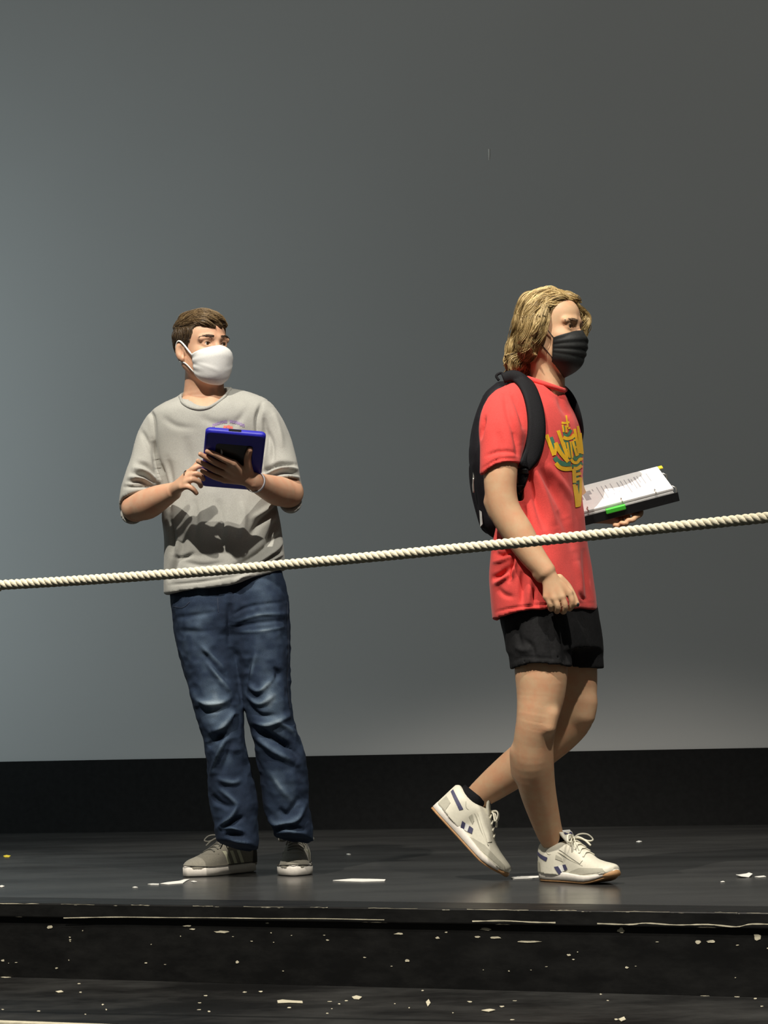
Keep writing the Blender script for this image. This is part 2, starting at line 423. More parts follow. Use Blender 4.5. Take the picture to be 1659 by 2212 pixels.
        Fs = []
        for ax in range(3):
            o1, o2 = [(1, 2), (2, 0), (0, 1)][ax]
            n_ = list(sg.shape); sa = [slice(1, -1)] * 3; sb = [slice(1, -1)] * 3
            sa[ax] = slice(0, n_[ax] - 1); sb[ax] = slice(1, n_[ax])
            A_, B_ = sg[tuple(sa)], sg[tuple(sb)]
            e = np.argwhere(A_ != B_)
            ins = A_[e[:, 0], e[:, 1], e[:, 2]]
            e = e + 1; e[:, ax] -= 1
            def cell(da, db):
                q = e.copy(); q[:, o1] += da; q[:, o2] += db; return vid[q[:, 0], q[:, 1], q[:, 2]]
            Q = np.stack([cell(-1, -1), cell(0, -1), cell(0, 0), cell(-1, 0)], 1)
            Q[~ins] = Q[~ins][:, ::-1]; Fs.append(Q)
        F = np.vstack(Fs); F = F[(F >= 0).all(1)]
        return relax(V, F, it), F
def relax(V, F, it, lam=0.55, mu=-0.57):
    E = np.vstack([F[:, [i, (i + 1) % F.shape[1]]] for i in range(F.shape[1])])
    a = np.concatenate([E[:, 0], E[:, 1]]); c = np.concatenate([E[:, 1], E[:, 0]]); n = len(V)
    cnt = np.maximum(np.bincount(a, minlength=n), 1)[:, None]
    for i in range(it):
        for w in (lam, mu):
            avg = np.stack([np.bincount(a, V[c, j], n) for j in range(3)], 1) / cnt
            V = V + w * (avg - V)
    return V
def normals(V, F):
    fn = np.cross(V[F[:, 2]] - V[F[:, 0]], V[F[:, 3]] - V[F[:, 1]])
    N = np.stack([sum(np.bincount(F[:, i], fn[:, j], len(V)) for i in range(4)) for j in range(3)], 1)
    return N / np.maximum(np.linalg.norm(N, axis=1), 1e-9)[:, None]
def line_dist(px, py, line):
    L = cat_rom(np.array(line, float), 5); best = np.full(len(px), 1e9); tt = np.zeros(len(px)); n = len(L) - 1
    for i in range(n):
        a, c = L[i], L[i + 1]; e = c - a; l2 = max(e @ e, 1e-6)
        t = np.clip(((px - a[0]) * e[0] + (py - a[1]) * e[1]) / l2, 0, 1)
        d = np.hypot(px - a[0] - t * e[0], py - a[1] - t * e[1]); m_ = d < best
        best[m_] = d[m_]; tt[m_] = (i + t[m_]) / n
    return best, tt
def folds(V, F, lines, ymax=None):
    """press cloth folds (lines as seen from the hall) into the side of the cloth that faces the hall"""
    N = normals(V, F); px, py = proj(V); face = sstep(-0.05, 0.45, -N[:, 1]); D = np.zeros(len(V))
    for (ln, w, amp) in lines:
        L = np.array(ln, float); m_ = (px > L[:, 0].min() - 3 * w) & (px < L[:, 0].max() + 3 * w) & (py > L[:, 1].min() - 3 * w) & (py < L[:, 1].max() + 3 * w)
        if ymax is not None: m_ &= V[:, 1] < ymax
        if not m_.any(): continue
        d, t = line_dist(px[m_], py[m_], ln)
        D[m_] += amp * np.exp(-(d / w) ** 2) * np.clip(np.sin(np.pi * np.clip(t, 0.02, 0.98)), 0, 1) ** 0.6
    return V + N * (D * face)[:, None]
def wrinkle(V, F, amp, scale, seed=0, stretch=(1, 1, 1)):
    N = normals(V, F); q = V * np.asarray(stretch)
    w = 1 - 2 * np.abs(vnoise(q * scale, seed)); w2 = vnoise(q * scale * 2.3, seed + 5)
    return V + N * (amp * (0.7 * w + 0.5 * w2))[:, None]

def hit_view(bvh, px, py):
    d = unit(ray(px, py)); r = bvh.ray_cast(Vector(CAM), Vector(d)); return r[0], r[1]
def decal(bvh, strokes, lift=0.0015, step=3.0, inplane=3):
    """ink strokes (pixel polyline, pixel width) laid on a surface as a thin film that follows it"""
    parts = []
    for ln, w in strokes:
        L = np.array(ln, float)
        if len(L) > 2: L = cat_rom(L, 6)
        seg = np.hypot(*np.diff(L, axis=0).T); s_ = np.r_[0, np.cumsum(seg)]
        n = max(2, int(s_[-1] / step) + 1); u = np.linspace(0, s_[-1], n)
        C = np.stack([np.interp(u, s_, L[:, i]) for i in (0, 1)], 1); T = np.gradient(C, axis=0); T /= np.maximum(np.hypot(*T.T), 1e-6)[:, None]
        Nn = np.stack([-T[:, 1], T[:, 0]], 1); V = []; ok = []
        for i in range(n):
            row = []
            for j in range(inplane):
                o = (j / (inplane - 1) - 0.5) * w; h, nn = hit_view(bvh, C[i, 0] + Nn[i, 0] * o, C[i, 1] + Nn[i, 1] * o)
                row.append(None if h is None else np.array(h + nn * lift * (1 if nn.dot(Vector(Fv)) < 0 else -1)))
            good = [r for r in row if r is not None]
            ok.append(len(good) == inplane); V += [r if r is not None else np.zeros(3) for r in row]
        V = np.array(V); F = []
        for i in range(n - 1):
            if ok[i] and ok[i + 1]:
                for j in range(inplane - 1):
                    a = i * inplane + j; q = (a, a + 1, a + 1 + inplane, a + inplane)
                    if max(np.linalg.norm(V[q[0]] - V[q[2]]), np.linalg.norm(V[q[1]] - V[q[3]])) < 0.03: F.append(q)
        if F: parts.append((V, F))
    V, F = merge(parts); used = sorted({i for f in F for i in f}); mp = {u: i for i, u in enumerate(used)}
    return V[used], [tuple(mp[i] for i in f) for f in F]

# ================================================================== the stage
wa, wb = FL(0, 1800), FL(1659, 1781)                       # foot of the back wall, on the stage floor
wd = unit(wb - wa); wn = np.array([wd[1], -wd[0], 0.0])    # along the wall, and out towards the hall
wA, wB = wa - wd * 4.5, wb + wd * 4.5
ea, eb = FL(0, 1949), FL(1659, 1970)                       # front edge of the stage
ed = unit(eb - ea); en = np.array([ed[1], -ed[0], 0.0])
eA, eB = ea - ed * 4.0, eb + ed * 3.2
UP = np.array([0, 0, 1.0])

def prism(a, c, n, th, z0, z1):
    """upright board between floor points a and c, th thick along n, from z0 to z1"""
    q = [a, c, c + n * th, a + n * th]
    return slab([np.array([p[0], p[1], z0]) for p in q], UP, z1 - z0)
V, F = prism(wA, wB, -wn, 0.15, 0.0, 5.2)
tag(mk('wall_back', V, F, M['wall'], smooth=False), 'plain matte grey back wall of the stage', kind='structure')
V, F = prism(wA, wB, wn, 0.018, 0.0, 0.322)
tag(mk('baseboard_back', V, F, M['baseboard'], smooth=False), 'tall black baseboard along the foot of the grey wall', kind='structure')
# floor boards: the deck and the narrow edge board in front of its seam
inset = 0.16
d1, d2 = eA - en * inset, eB - en * inset
V, F = slab([wA - wn * 0.1, wB - wn * 0.1, d2, d1][::-1], UP * -1, 0.03)
floor = tag(mk('floor', V, F, M['floor'], smooth=False), 'glossy scuffed black stage floor', kind='structure')
V, F = slab([d1 + en * 0.002, d2 + en * 0.002, eB + en * 0.012, eA + en * 0.012][::-1], UP * -1, 0.04)
nos = bevel(mk('trim_1', V, F, M['nosing'], smooth=False), 0.004, 2)
tag(nos, 'chipped black edge board along the front lip of the stage', kind='structure')
V, F = prism(eA, eB, -en, 0.05, -0.205, -0.0402)
tag(mk('wall_riser', V, F, M['riser'], smooth=False), 'scratched black riser below the stage lip', kind='structure')
tr = 0.79
V, F = slab([eA - en * 0.05, eB - en * 0.05, eB + en * tr, eA + en * tr][::-1], UP * -1, 0.03)
for i in range(len(V)): V[i, 2] -= 0.2055
tag(mk('floor_lower_step', V, F, M['tread'], smooth=False), 'scuffed black top of the lower step in front of the stage', kind='structure')
V, F = prism(eA + en * (tr + 0.0005), eB + en * (tr + 0.0005), en, 0.022, -0.2375, -0.206)
tag(bevel(mk('trim_2', V, F, M['bare_wood'], smooth=False), 0.003, 2), 'pale bare wood edge strip of the lower step', kind='structure')
V, F = prism(eA + en * (tr - 0.05), eB + en * (tr - 0.05), en, 0.05, -0.9, -0.236)
tag(mk('wall_front', V, F, M['riser'], smooth=False), 'black front of the lower step', kind='structure')
V, F = slab([(-7, -2, -0.9), (7, -2, -0.9), (7, 9, -0.9), (-7, 9, -0.9)], -UP, 0.05)
tag(mk('floor_hall', V, F, M['hall_floor'], smooth=False), 'dark hall floor in front of the stage', kind='structure')

# one pale scratch high on the wall
def wall_pt(px, py, off=0.0012):
    d = ray(px, py); t = ((wa - CAM) @ wn) / (d @ wn); return CAM + d * t + wn * off
q = [wall_pt(1054.5, 322), wall_pt(1057.5, 322), wall_pt(1057, 346), wall_pt(1055.5, 346)]
V, F = slab(q, wn, 0.0006)
mk('paint_scratch', V, F, simple('pale_scratch', (0.75, 0.74, 0.70), 0.8), bpy.data.objects['wall_back'], smooth=False)

# paint chips of the riser and lip that can be told apart: shallow bare patches with ragged rims
def ragged(cx, cy, w, h, n=10, seed=0):
    g = np.random.default_rng(seed); th = np.arange(n) / n * 2 * np.pi
    rr = 0.55 + 0.45 * g.random(n)
    return np.stack([cx + np.cos(th) * w / 2 * rr, cy + np.sin(th) * h / 2 * rr], 1)
def face_pt(px, py, off):
    d = ray(px, py); t = ((ea + en * off - CAM) @ en) / (d @ en); return CAM + d * t
riser = bpy.data.objects['wall_riser']
chips = [(108, 2003, 14, 9, 0), (372, 1968, 0, 0, 0), (405, 2000, 24, 4, 0), (416, 2007, 18, 4, 0), (478, 2013, 36, 6, 0), (577, 1994, 9, 4, 0), (513, 2078, 9, 8, 0),
         (1049, 2007, 30, 7, 0), (1070, 2025, 30, 6, 0), (1144, 2034, 56, 5, 0), (1031, 2024, 14, 5, 0), (862, 2017, 26, 5, 0), (945, 2026, 12, 6, 0), (1341, 2010, 18, 14, 0),
         (1508, 2035, 14, 10, 0), (1535, 2034, 22, 8, 0), (1229, 2063, 11, 6, 0), (1354, 2090, 10, 6, 0), (880, 2075, 12, 8, 0), (6, 2075, 8, 6, 0), (1636, 2025, 22, 18, 0)]
for i, (cx, cy, w, h, _) in enumerate(chips):
    if w == 0: continue
    pts = np.array([face_pt(x, y, 0.0006) for x, y in ragged(cx, cy, w, h, 11, i)])
    V, F = slab(pts, en, 0.0006)
    mk('paint_chip', V, F, M['bare_wood'], riser, smooth=False)
# worn lines under the lip
for i, (ln, w) in enumerate([([(137, 1983), (250, 1981), (360, 1982), (470, 1982.5), (580, 1984), (700, 1984.5), (830, 1987)], 2.4),
                             ([(1020, 1990), (1090, 1989), (1150, 1992), (1200, 1993)], 3.4),
                             ([(1290, 1995), (1360, 1997), (1395, 1994), (1460, 1998), (1530, 1997), (1590, 2002), (1625, 1996), (1700, 1998)], 3.4)]):
    L = cat_rom(np.array(ln, float), 5); g = np.random.default_rng(40 + i)
    ww = w * (0.35 + 0.65 * g.random(len(L)))
    top = [face_pt(x, y - a / 2, 0.0126) for (x, y), a in zip(L, ww)]; bot = [face_pt(x, y + a / 2, 0.0126) for (x, y), a in zip(L, ww)]
    n = len(L); V = np.vstack([top, bot]); F = [(k, k + 1, n + k + 1, n + k) for k in range(n - 1)]
    mk('worn_line', V, F, M['bare_wood'], riser, smooth=False)

g = np.random.default_rng(77)
x = -40.0
while x < 1700:                                            # the lip itself: paint rubbed off along the arris
    ln = g.uniform(30, 150); ye = 1949 + (x + ln / 2) / 1659 * 21
    L = np.stack([np.linspace(x, x + ln, 9), 1949 + np.linspace(x, x + ln, 9) / 1659 * 21 + 2.6 + g.normal(size=9) * 0.35], 1); ww = np.maximum(0.3, g.uniform(0.6, 2.4) * g.random(9))
    V = np.vstack([[face_pt(a, b_ - w / 2, 0.0126) for (a, b_), w in zip(L, ww)], [face_pt(a, b_ + w / 2, 0.0126) for (a, b_), w in zip(L, ww)]])
    mk('worn_line', V, [(k, k + 1, 9 + k + 1, 9 + k) for k in range(8)], M['bare_wood'], nos, smooth=False)
    x += ln + g.uniform(10, 120)
def flecks(name, spots, fn, nrm, parent):
    parts = []
    for i, (cx, cy, w, h) in enumerate(spots):
        V, F = slab(np.array([fn(a, b_) for a, b_ in ragged(cx, cy, w, h, 7, 500 + i)]), nrm, 0.0005); parts.append((V, F))
    V, F = merge(parts); o = mk(name, V, F, M['bare_wood'], parent, smooth=False); o['kind'] = 'stuff'
sp_ = [(g.uniform(0, 1659), 0, g.uniform(3, 9), g.uniform(1.5, 4)) for _ in range(34)]
sp_ = [(a, 1992 + a / 1659 * 22 + g.uniform(0, 100), w, h) for a, _, w, h in sp_]
flecks('paint_flecks', sp_, lambda a, b_: face_pt(a, b_, 0.0006), en, riser)
sp_ = [(g.uniform(0, 480), 2106 + g.normal() * 3.0, g.uniform(5, 26), g.uniform(1.5, 5)) for _ in range(34)] + [(a, 2132 + (a - 1250) * 0.055 + g.normal() * 2.0, g.uniform(8, 40), g.uniform(1, 3)) for a in g.uniform(1250, 1659, 22)] \
    + [(g.uniform(0, 1659), g.uniform(2125, 2205), g.uniform(4, 14), g.uniform(1.5, 4)) for _ in range(36)]
flecks('paint_flecks', sp_, lambda a, b_: FL(a, b_, -0.2053), UP, bpy.data.objects['floor_lower_step'])

# scraps lying about
def scrap(outline, label, z=0.0, mat='scrap', name='paper_scrap', lift=0.0008, curl=0.0):
    pts = np.array([FL(x, y, z) for x, y in outline]); pts[:, 2] = z + lift
    V, F = slab(pts, UP, 0.0016)
    if curl:
        c = V[:, :2].mean(0); V[:, 2] += curl * np.clip(np.abs(V[:, 0] - c[0]) / np.ptp(V[:, 0]) * 2, 0, 1) ** 2
    return tag(mk(name, V, F, M[mat], smooth=False), label, 'scrap', 'scraps on the stage')
scrap([(719, 1903), (742, 1901), (760, 1899.5), (800, 1900), (833, 1901), (831, 1904), (780, 1905.5), (745, 1904.5)], 'long white paper strip on the floor between the two people')
scrap([(346, 1910), (362, 1907), (388, 1904), (398, 1901), (410, 1900.5), (402, 1904), (395, 1909), (362, 1911.5)], 'torn white scrap just in front of the grey left shoe toe')
scrap([(319, 1911), (330, 1910), (344, 1910.5), (343, 1912), (325, 1912)], 'thin white sliver to the left of the torn scrap by the grey shoe')
scrap([(412, 1905), (419, 1904), (426, 1905.5), (418, 1906.5)], 'small white flake under the grey shoe toe')
scrap([(286, 1918), (292, 1916.5), (298, 1918), (291, 1919)], 'tiny white flake near the stage lip left of the torn scrap')
scrap([(1103, 1897), (1120, 1894.5), (1162, 1893.5), (1175, 1895), (1150, 1898.5), (1108, 1900)], 'white strip lying behind the heel of the planted white sneaker')
scrap([(1590, 1895), (1604, 1891.5), (1618, 1889.5), (1626, 1892.5), (1618, 1896), (1600, 1896.5)], 'crumpled white scrap at the far right of the stage floor', curl=0.006)
scrap([(1630, 1895), (1650, 1893), (1655, 1895), (1640, 1896.5)], 'pale sliver at the right edge of the picture beside the crumpled scrap')
scrap([(1556, 1906), (1562, 1904.5), (1566, 1906), (1560, 1907)], 'tiny white fleck left of the crumpled scrap on the right')
scrap([(7, 1850), (14, 1848), (23, 1849.5), (20, 1852), (10, 1852)], 'small yellow scrap on the floor at the far left', mat='yellow')
scrap([(-4, 1916), (4, 1913.5), (10, 1915.5), (4, 1918)], 'white fleck at the left picture border on the stage floor')
scrap([(1374, 1819), (1380, 1817), (1387, 1818.5), (1381, 1820.5)], 'small grey fleck on the floor right of the walking person')
scrap([(748, 1846), (753, 1845), (758, 1846.5), (752, 1847.5)], 'small grey fleck on the floor right of the jeans')
zt = -0.2045
scrap([(297, 2108), (308, 2104), (322, 2105.5), (334, 2103), (346, 2104), (340, 2111), (325, 2112), (312, 2115), (303, 2112)], 'crumpled white paper in the corner of the lower step', zt, curl=0.006)
scrap([(599, 2163), (610, 2161), (632, 2163), (653, 2164), (654, 2168), (625, 2167), (600, 2168)], 'curved pale splinter lying on the lower step', zt, mat='bare_wood', name='wood_splinter')
scrap([(760, 2155), (770, 2152), (782, 2155), (776, 2160), (764, 2159)], 'short pale splinter right of the curved one on the lower step', zt, mat='bare_wood', name='wood_splinter')
scrap([(120, 2143), (132, 2141), (137, 2144), (126, 2146)], 'pale chip on the left of the lower step', zt, mat='bare_wood', name='wood_splinter')
scrap([(1336, 2203), (1348, 2198), (1352, 2204), (1342, 2208)], 'pale chip low on the right of the lower step', zt, mat='bare_wood', name='wood_splinter')
scrap([(920, 2166), (926, 2160), (930, 2168), (924, 2176)], 'pale chip in the middle of the lower step', zt, mat='bare_wood', name='wood_splinter')
scrap([(1040, 2184), (1058, 2181), (1070, 2183), (1056, 2187)], 'flat pale chip right of the middle on the lower step', zt, mat='bare_wood', name='wood_splinter')

# ================================================================== the rope
rp = np.array([(-150, 1271), (0, 1263), (180, 1253), (360, 1242), (490, 1231), (620, 1219), (760, 1205), (900, 1193), (1060, 1180.5), (1250, 1159), (1450, 1138), (1659, 1117.5), (1850, 1099)], float)
pf = np.polyfit(rp[:, 0], rp[:, 1], 3); rp[:, 1] = np.polyval(pf, rp[:, 0])
Yr = np.interp(rp[:, 0], [-150, 1850], [5.15, 4.45])
C = P(rp[:, 0], rp[:, 1], Yr)
C = np.vstack([C[0] + (C[0] - C[1]) * 9 + np.array([0, 0, 0.08]), C, C[-1] + (C[-1] - C[-2]) * 6 + np.array([0, 0, 0.06])])
C = cat_rom(C, 30); s_ = np.r_[0, np.cumsum(np.linalg.norm(np.diff(C, axis=0), axis=1))]
step = 0.0035; u = np.arange(0, s_[-1], step)
C = np.stack([np.interp(u, s_, C[:, i]) for i in range(3)], 1)
rope_root = empty('rope', C[0]); tag(rope_root, 'thick cream twisted cotton rope stretched across in front of both people', 'rope')
T = np.gradient(C, axis=0); T /= np.linalg.norm(T, axis=1)[:, None]
A_ = np.cross(T, UP); A_ /= np.linalg.norm(A_, axis=1)[:, None]; B_ = np.cross(A_, T)
for k in range(3):
    ph = -u / 0.042 * 2 * np.pi + k * 2 * np.pi / 3
    H = C + 0.0056 * (np.cos(ph)[:, None] * A_ + np.sin(ph)[:, None] * B_)
    V, F = tube(H, 0.0062, 8, ref=(0, 0, 1))
    mk('strand', V, F, M['rope'], rope_root)

# ================================================================== people: shared builders
class Head:
    """frame of a head: origin between the eyes inside the skull; f forward, l the person's left, u up"""
    def __init__(s, o, yaw, pitch=0.0, roll=0.0, sc=1.0):
        f = np.array([math.sin(yaw), -math.cos(yaw), 0.0]); l = np.array([math.cos(yaw), math.sin(yaw), 0.0]); u = UP.copy()
        f, u = f * math.cos(pitch) + u * math.sin(pitch), u * math.cos(pitch) - f * math.sin(pitch)
        l, u = l * math.cos(roll) + u * math.sin(roll), u * math.cos(roll) - l * math.sin(roll)
        s.o, s.f, s.l, s.u, s.s = np.asarray(o, float), f, l, u, sc
        s.ax = np.array([f, l, u])
    def w(s, f, l, u): return s.o + s.s * (f * s.f + l * s.l + u * s.u)
    def loc(s, V): return (np.asarray(V) - s.o) @ s.ax.T / s.s
    def ell(s, vol, c, r, k=0.01, op='u'): vol.ell(s.w(*c), s.ax, np.array(r) * s.s, k, op)
    def cone(s, vol, a, c, ra, rc, k=0.01, op='u', sub=2):
        vol.loft([(s.w(*a), ra * s.s, ra * s.s), (s.w(*c), rc * s.s, rc * s.s)], k, op, ref=s.f, sub=sub)

def head_skin(vol, H):
    H.ell(vol, (-0.012, 0, 0.028), (0.094, 0.073, 0.083), 0.02)            # skull
    H.ell(vol, (0.022, 0, -0.030), (0.064, 0.062, 0.088), 0.03)            # face
    H.ell(vol, (0.030, 0, 0.042), (0.056, 0.060, 0.050), 0.02)             # forehead
    for q in (-1, 1):
        H.cone(vol, (-0.012, q * 0.054, -0.052), (0.050, q * 0.018, -0.104), 0.018, 0.019, 0.022)   # jaw
        H.ell(vol, (0.056, q * 0.036, -0.032), (0.028, 0.026, 0.024), 0.02)                          # cheekbone
        H.cone(vol, (0.074, q * 0.050, 0.016), (0.083, q * 0.012, 0.020), 0.009, 0.0105, 0.012)      # brow
    H.ell(vol, (0.060, 0, -0.106), (0.024, 0.026, 0.018), 0.02)            # chin
    for q in (-1, 1):
        H.ell(vol, (0.098, q * 0.033, 0.0), (0.017, 0.021, 0.013), 0.010, 's')                       # eye sockets
        H.ell(vol, (0.0715, q * 0.0325, -0.001), (0.0145, 0.0165, 0.0145), 0.004)                   # lids round the eye
        H.ell(vol, (0.090, q * 0.0325, -0.0005), (0.012, 0.0155, 0.0060), 0.003, 's')              # opening
    H.cone(vol, (0.082, 0, 0.008), (0.101, 0, -0.036), 0.0085, 0.0125, 0.010)                        # nose
    for q in (-1, 1): H.ell(vol, (0.090, q * 0.013, -0.042), (0.013, 0.009, 0.009), 0.007)
    H.ell(vol, (0.082, 0, -0.072), (0.010, 0.022, 0.008), 0.008)           # lips
    for q in (-1, 1):                                                      # ears
        ea_ = np.array([H.f * 0.88 - H.l * q * 0.46, H.l * q * 0.88 + H.f * 0.46, H.u]); ea_ = np.array([unit(x) for x in ea_])
        vol.ell(H.w(-0.012, q * 0.078, -0.012), ea_, np.array([0.018, 0.0075, 0.030]) * H.s, 0.004)
        vol.ell(H.w(-0.003, q * 0.0870, -0.010), ea_, np.array([0.0125, 0.0105, 0.020]) * H.s, 0.003, 's')
        H.ell(vol, (-0.004, q * 0.077, -0.038), (0.009, 0.006, 0.010), 0.005)

def eyes(H, parent, brow_mat, browy=0.0185, dark=True, look=0.0):
    for q in (-1, 1):
        c = H.w(0.0700, q * 0.0325, -0.001); r = 0.0125 * H.s
        th = np.linspace(0, np.pi, 11); ph = np.arange(16) / 16 * 2 * np.pi
        V = []; F = []
        gz = unit(H.f + H.l * look); gx = unit(np.cross(H.u, gz)); gy = np.cross(gz, gx)
        for t in th:
            for p_ in ph: V.append(c + r * (math.cos(t) * gz + math.sin(t) * (math.cos(p_) * gx + math.sin(p_) * gy)))
        for i in range(10):
            for j in range(16): F.append((i * 16 + j, (i + 1) * 16 + j, (i + 1) * 16 + (j + 1) % 16, i * 16 + (j + 1) % 16))
        e = mk('eye', V, F, M['eye_white'], parent)
        V2 = np.array([c + r * 1.025 * (math.cos(t) * gz + math.sin(t) * (math.cos(p_) * gx + math.sin(p_) * gy)) for t in np.linspace(0, 0.56, 5) for p_ in ph])
        F2 = [(i * 16 + j, (i + 1) * 16 + j, (i + 1) * 16 + (j + 1) % 16, i * 16 + (j + 1) % 16) for i in range(4) for j in range(16)]
        mk('iris', V2, F2, M['iris'], e)
        # brow: a tapered pad of short hairs
        g = np.random.default_rng(3); parts = []
        for i in range(90):
            a = g.random(); y = q * (0.013 + 0.042 * a); f_ = 0.0955 - 0.020 * a ** 1.7; uu = browy + 0.0045 * math.sin(a * 2.9) - 0.002 * a + g.normal() * 0.0016 * (1.2 - a)
            p0 = H.w(f_, y, uu); p1 = H.w(f_ - 0.0015, y + q * 0.008, uu + 0.0022 - 0.003 * a)
            parts.append(tube([p0, (p0 + p1) / 2 + H.f * 0.0012, p1], [0.0008, 0.0008, 0.0003], 3))
        V, F = merge(parts); mk('eyebrow', V, F, brow_mat, parent)
        # upper lash line
        L = np.array([H.w(0.0835 - 0.006 * ((a - 0.35) / 0.6) ** 2, q * (0.0205 + 0.026 * a), -0.001 + 0.0068 * math.sin(math.pi * (0.12 + 0.80 * a))) for a in np.linspace(0, 1, 9)])
        V, F = tube(L, 0.0011, 5); mk('lash_line', V, F, M['brow_hair'], parent)

def mask(H, bv, mat, parent, kind, name='face_mask', phim=1.02):
    """cloth face mask: tented over nose and chin, gathered at its side edges, loops round the ears"""
    nu, nv = 41, 29
    phs = np.linspace(-phim, phim, nu); vs = np.linspace(0, 1, nv); R_ = np.zeros((nv, nu)); UU = np.zeros((nv, nu))
    for i, v in enumerate(vs):
        for j, p_ in enumerate(phs):
            s_ = abs(p_) / phim
            top = -0.010 - 0.022 * s_ ** 1.3 - (0.0 if kind == 'white' else 0.004 * s_); bot = (-0.133 + 0.034 * s_ ** 2.2) if kind == 'white' else (-0.147 + 0.044 * s_ ** 1.25)
            uu = top + (bot - top) * v; UU[i, j] = uu
            o_ = H.w(0.0, 0, max(uu, -0.108)); d_ = math.cos(p_) * H.f + math.sin(p_) * H.l
            h = bv.ray_cast(Vector(o_ + d_ * 0.16 * H.s), Vector(-d_), 0.3)
            R_[i, j] = (0.16 - h[3] / H.s) if h[0] is not None else 0.06
    Rr = R_.copy()
    for it in range(26):                                   # cloth bridges the hollows
        A = R_.copy(); A[1:-1] = (R_[:-2] + R_[2:]) / 2; A[:, 1:-1] = (A[:, 1:-1] + (R_[:, :-2] + R_[:, 2:]) / 2) / 2
        R_ = np.maximum(A, R_ - 0.0004)
    R_ = np.maximum(R_, Rr + 0.001)
    for it in range(2): R_[1:-1, 1:-1] = np.maximum(R_[1:-1, 1:-1], (R_[:-2, 1:-1] + R_[2:, 1:-1] + R_[1:-1, :-2] + R_[1:-1, 2:]) / 4)
    fp = np.interp(vs, [0, 0.10, 0.25, 0.45, 0.65, 0.80, 0.92, 1.0], [0.100, 0.1155, 0.1195, 0.1145, 0.108, 0.100, 0.088, 0.074])
    fp = fp * (0.99 if kind == 'white' else 0.945)
    if kind != 'white': fp = fp - 0.020 * np.clip((vs - 0.72) / 0.28, 0, 1) ** 1.5
    for it in range(2): fp[1:-1] = (fp[:-2] + fp[2:] + 2 * fp[1:-1]) / 4
    sd_ = (np.abs(phs) / phim)[None, :]; side = (R_[:, :1] + R_[:, -1:]) / 2
    Rr = np.where(UU < -0.116, 0.0, Rr)
    R_ = np.maximum(side + (fp[:, None] - side) * (1 - sd_ ** 1.9), Rr + 0.0005)
    Vt = []
    for i, v in enumerate(vs):
        for j, p_ in enumerate(phs):
            s_ = abs(p_) / phim; r = R_[i, j] + 0.003
            if kind == 'white':
                r += (0.0022 * math.sin(v * 22 + 1.2 * s_) * s_ ** 3 + 0.0022 * math.exp(-((v - 0.35 - 0.38 * (1 - s_)) / 0.05) ** 2) * s_ * (1 - s_) * 3)
                r += 0.0018 * math.exp(-((v - 0.02) / 0.035) ** 2)
            else:
                for c_ in (0.22, 0.40, 0.56): r += 0.0030 * (1 - s_ * 0.6) * (math.exp(-((v - c_ + 0.05 * (1 - s_)) / 0.045) ** 2) - 0.7 * math.exp(-((v - c_ - 0.07 + 0.05 * (1 - s_)) / 0.04) ** 2))
            uu = UU[i, j]; under = max(0.0, v - 0.86) / 0.14; r -= 0.006 * under ** 2
            Vt.append(H.w(r * math.cos(p_), r * math.sin(p_), uu))
    F = [(i * nu + j, i * nu + j + 1, (i + 1) * nu + j + 1, (i + 1) * nu + j) for i in range(nv - 1) for j in range(nu - 1)]
    Vt = np.array(Vt); o = mk(name, Vt, F, mat, parent)
    sd = o.modifiers.new('thickness', 'SOLIDIFY'); sd.thickness = 0.0022; sd.offset = -1
    for q, j in ((-1, 0), (1, nu - 1)):
        top, bot = Vt[j], Vt[(nv - 1) * nu + j] * 0.12 + Vt[(nv - 5) * nu + j] * 0.88
        up_ = [top, H.w(0.006, q * 0.0795, 0.012), H.w(-0.012, q * 0.0835, 0.021), H.w(-0.026, q * 0.0835, 0.008), H.w(-0.0305, q * 0.080, -0.018), H.w(-0.020, q * 0.077, -0.043), H.w(0.006, q * 0.071, -0.056), bot]
        if kind != 'white': up_[1] = H.w(0.012, q * 0.078, 0.004); up_[2] = H.w(-0.008, q * 0.0835, 0.016)
        L = cat_rom(np.array(up_), 5)
        V, F = tube(L, 0.0030 if kind == 'white' else 0.0014, 6, flat=0.7); mk('ear_loop', V, F, mat, o)
    return o

def strands(lines, r, tones, ns=3):
    """tapered hair strands: list of polylines -> one mesh with a tone per strand"""
    Vs, Fs, tn, o = [], [], [], 0
    th = np.arange(ns) / ns * 2 * np.pi
    for L, tone in zip(lines, tones):
        n = len(L); T = np.gradient(L, axis=0); T /= np.maximum(np.linalg.norm(T, axis=1), 1e-9)[:, None]
        a = np.cross(T, np.array([0.31, 0.2, 0.93])); a /= np.maximum(np.linalg.norm(a, axis=1), 1e-6)[:, None]; c = np.cross(T, a)
        t = np.linspace(0, 1, n); rr = r * (0.75 + 0.35 * np.sin(np.pi * np.minimum(1, t * 1.2))) * (1 - 0.82 * sstep(0.55, 1, t))
        V = L[:, None, :] + rr[:, None, None] * (np.cos(th)[None, :, None] * a[:, None, :] + np.sin(th)[None, :, None] * c[:, None, :])
        Vs.append(V.reshape(-1, 3)); i = np.arange(n - 1)[:, None] * ns; k = np.arange(ns)[None, :]; k2 = (k + 1) % ns
        Fs.append(np.stack([i + k, i + k2, i + ns + k2, i + ns + k], -1).reshape(-1, 4) + o)
        tn.append(np.full(n * ns, tone) + np.repeat(0.10 * t - 0.05, ns)); o += n * ns
    return np.vstack(Vs), np.vstack(Fs), np.concatenate(tn)

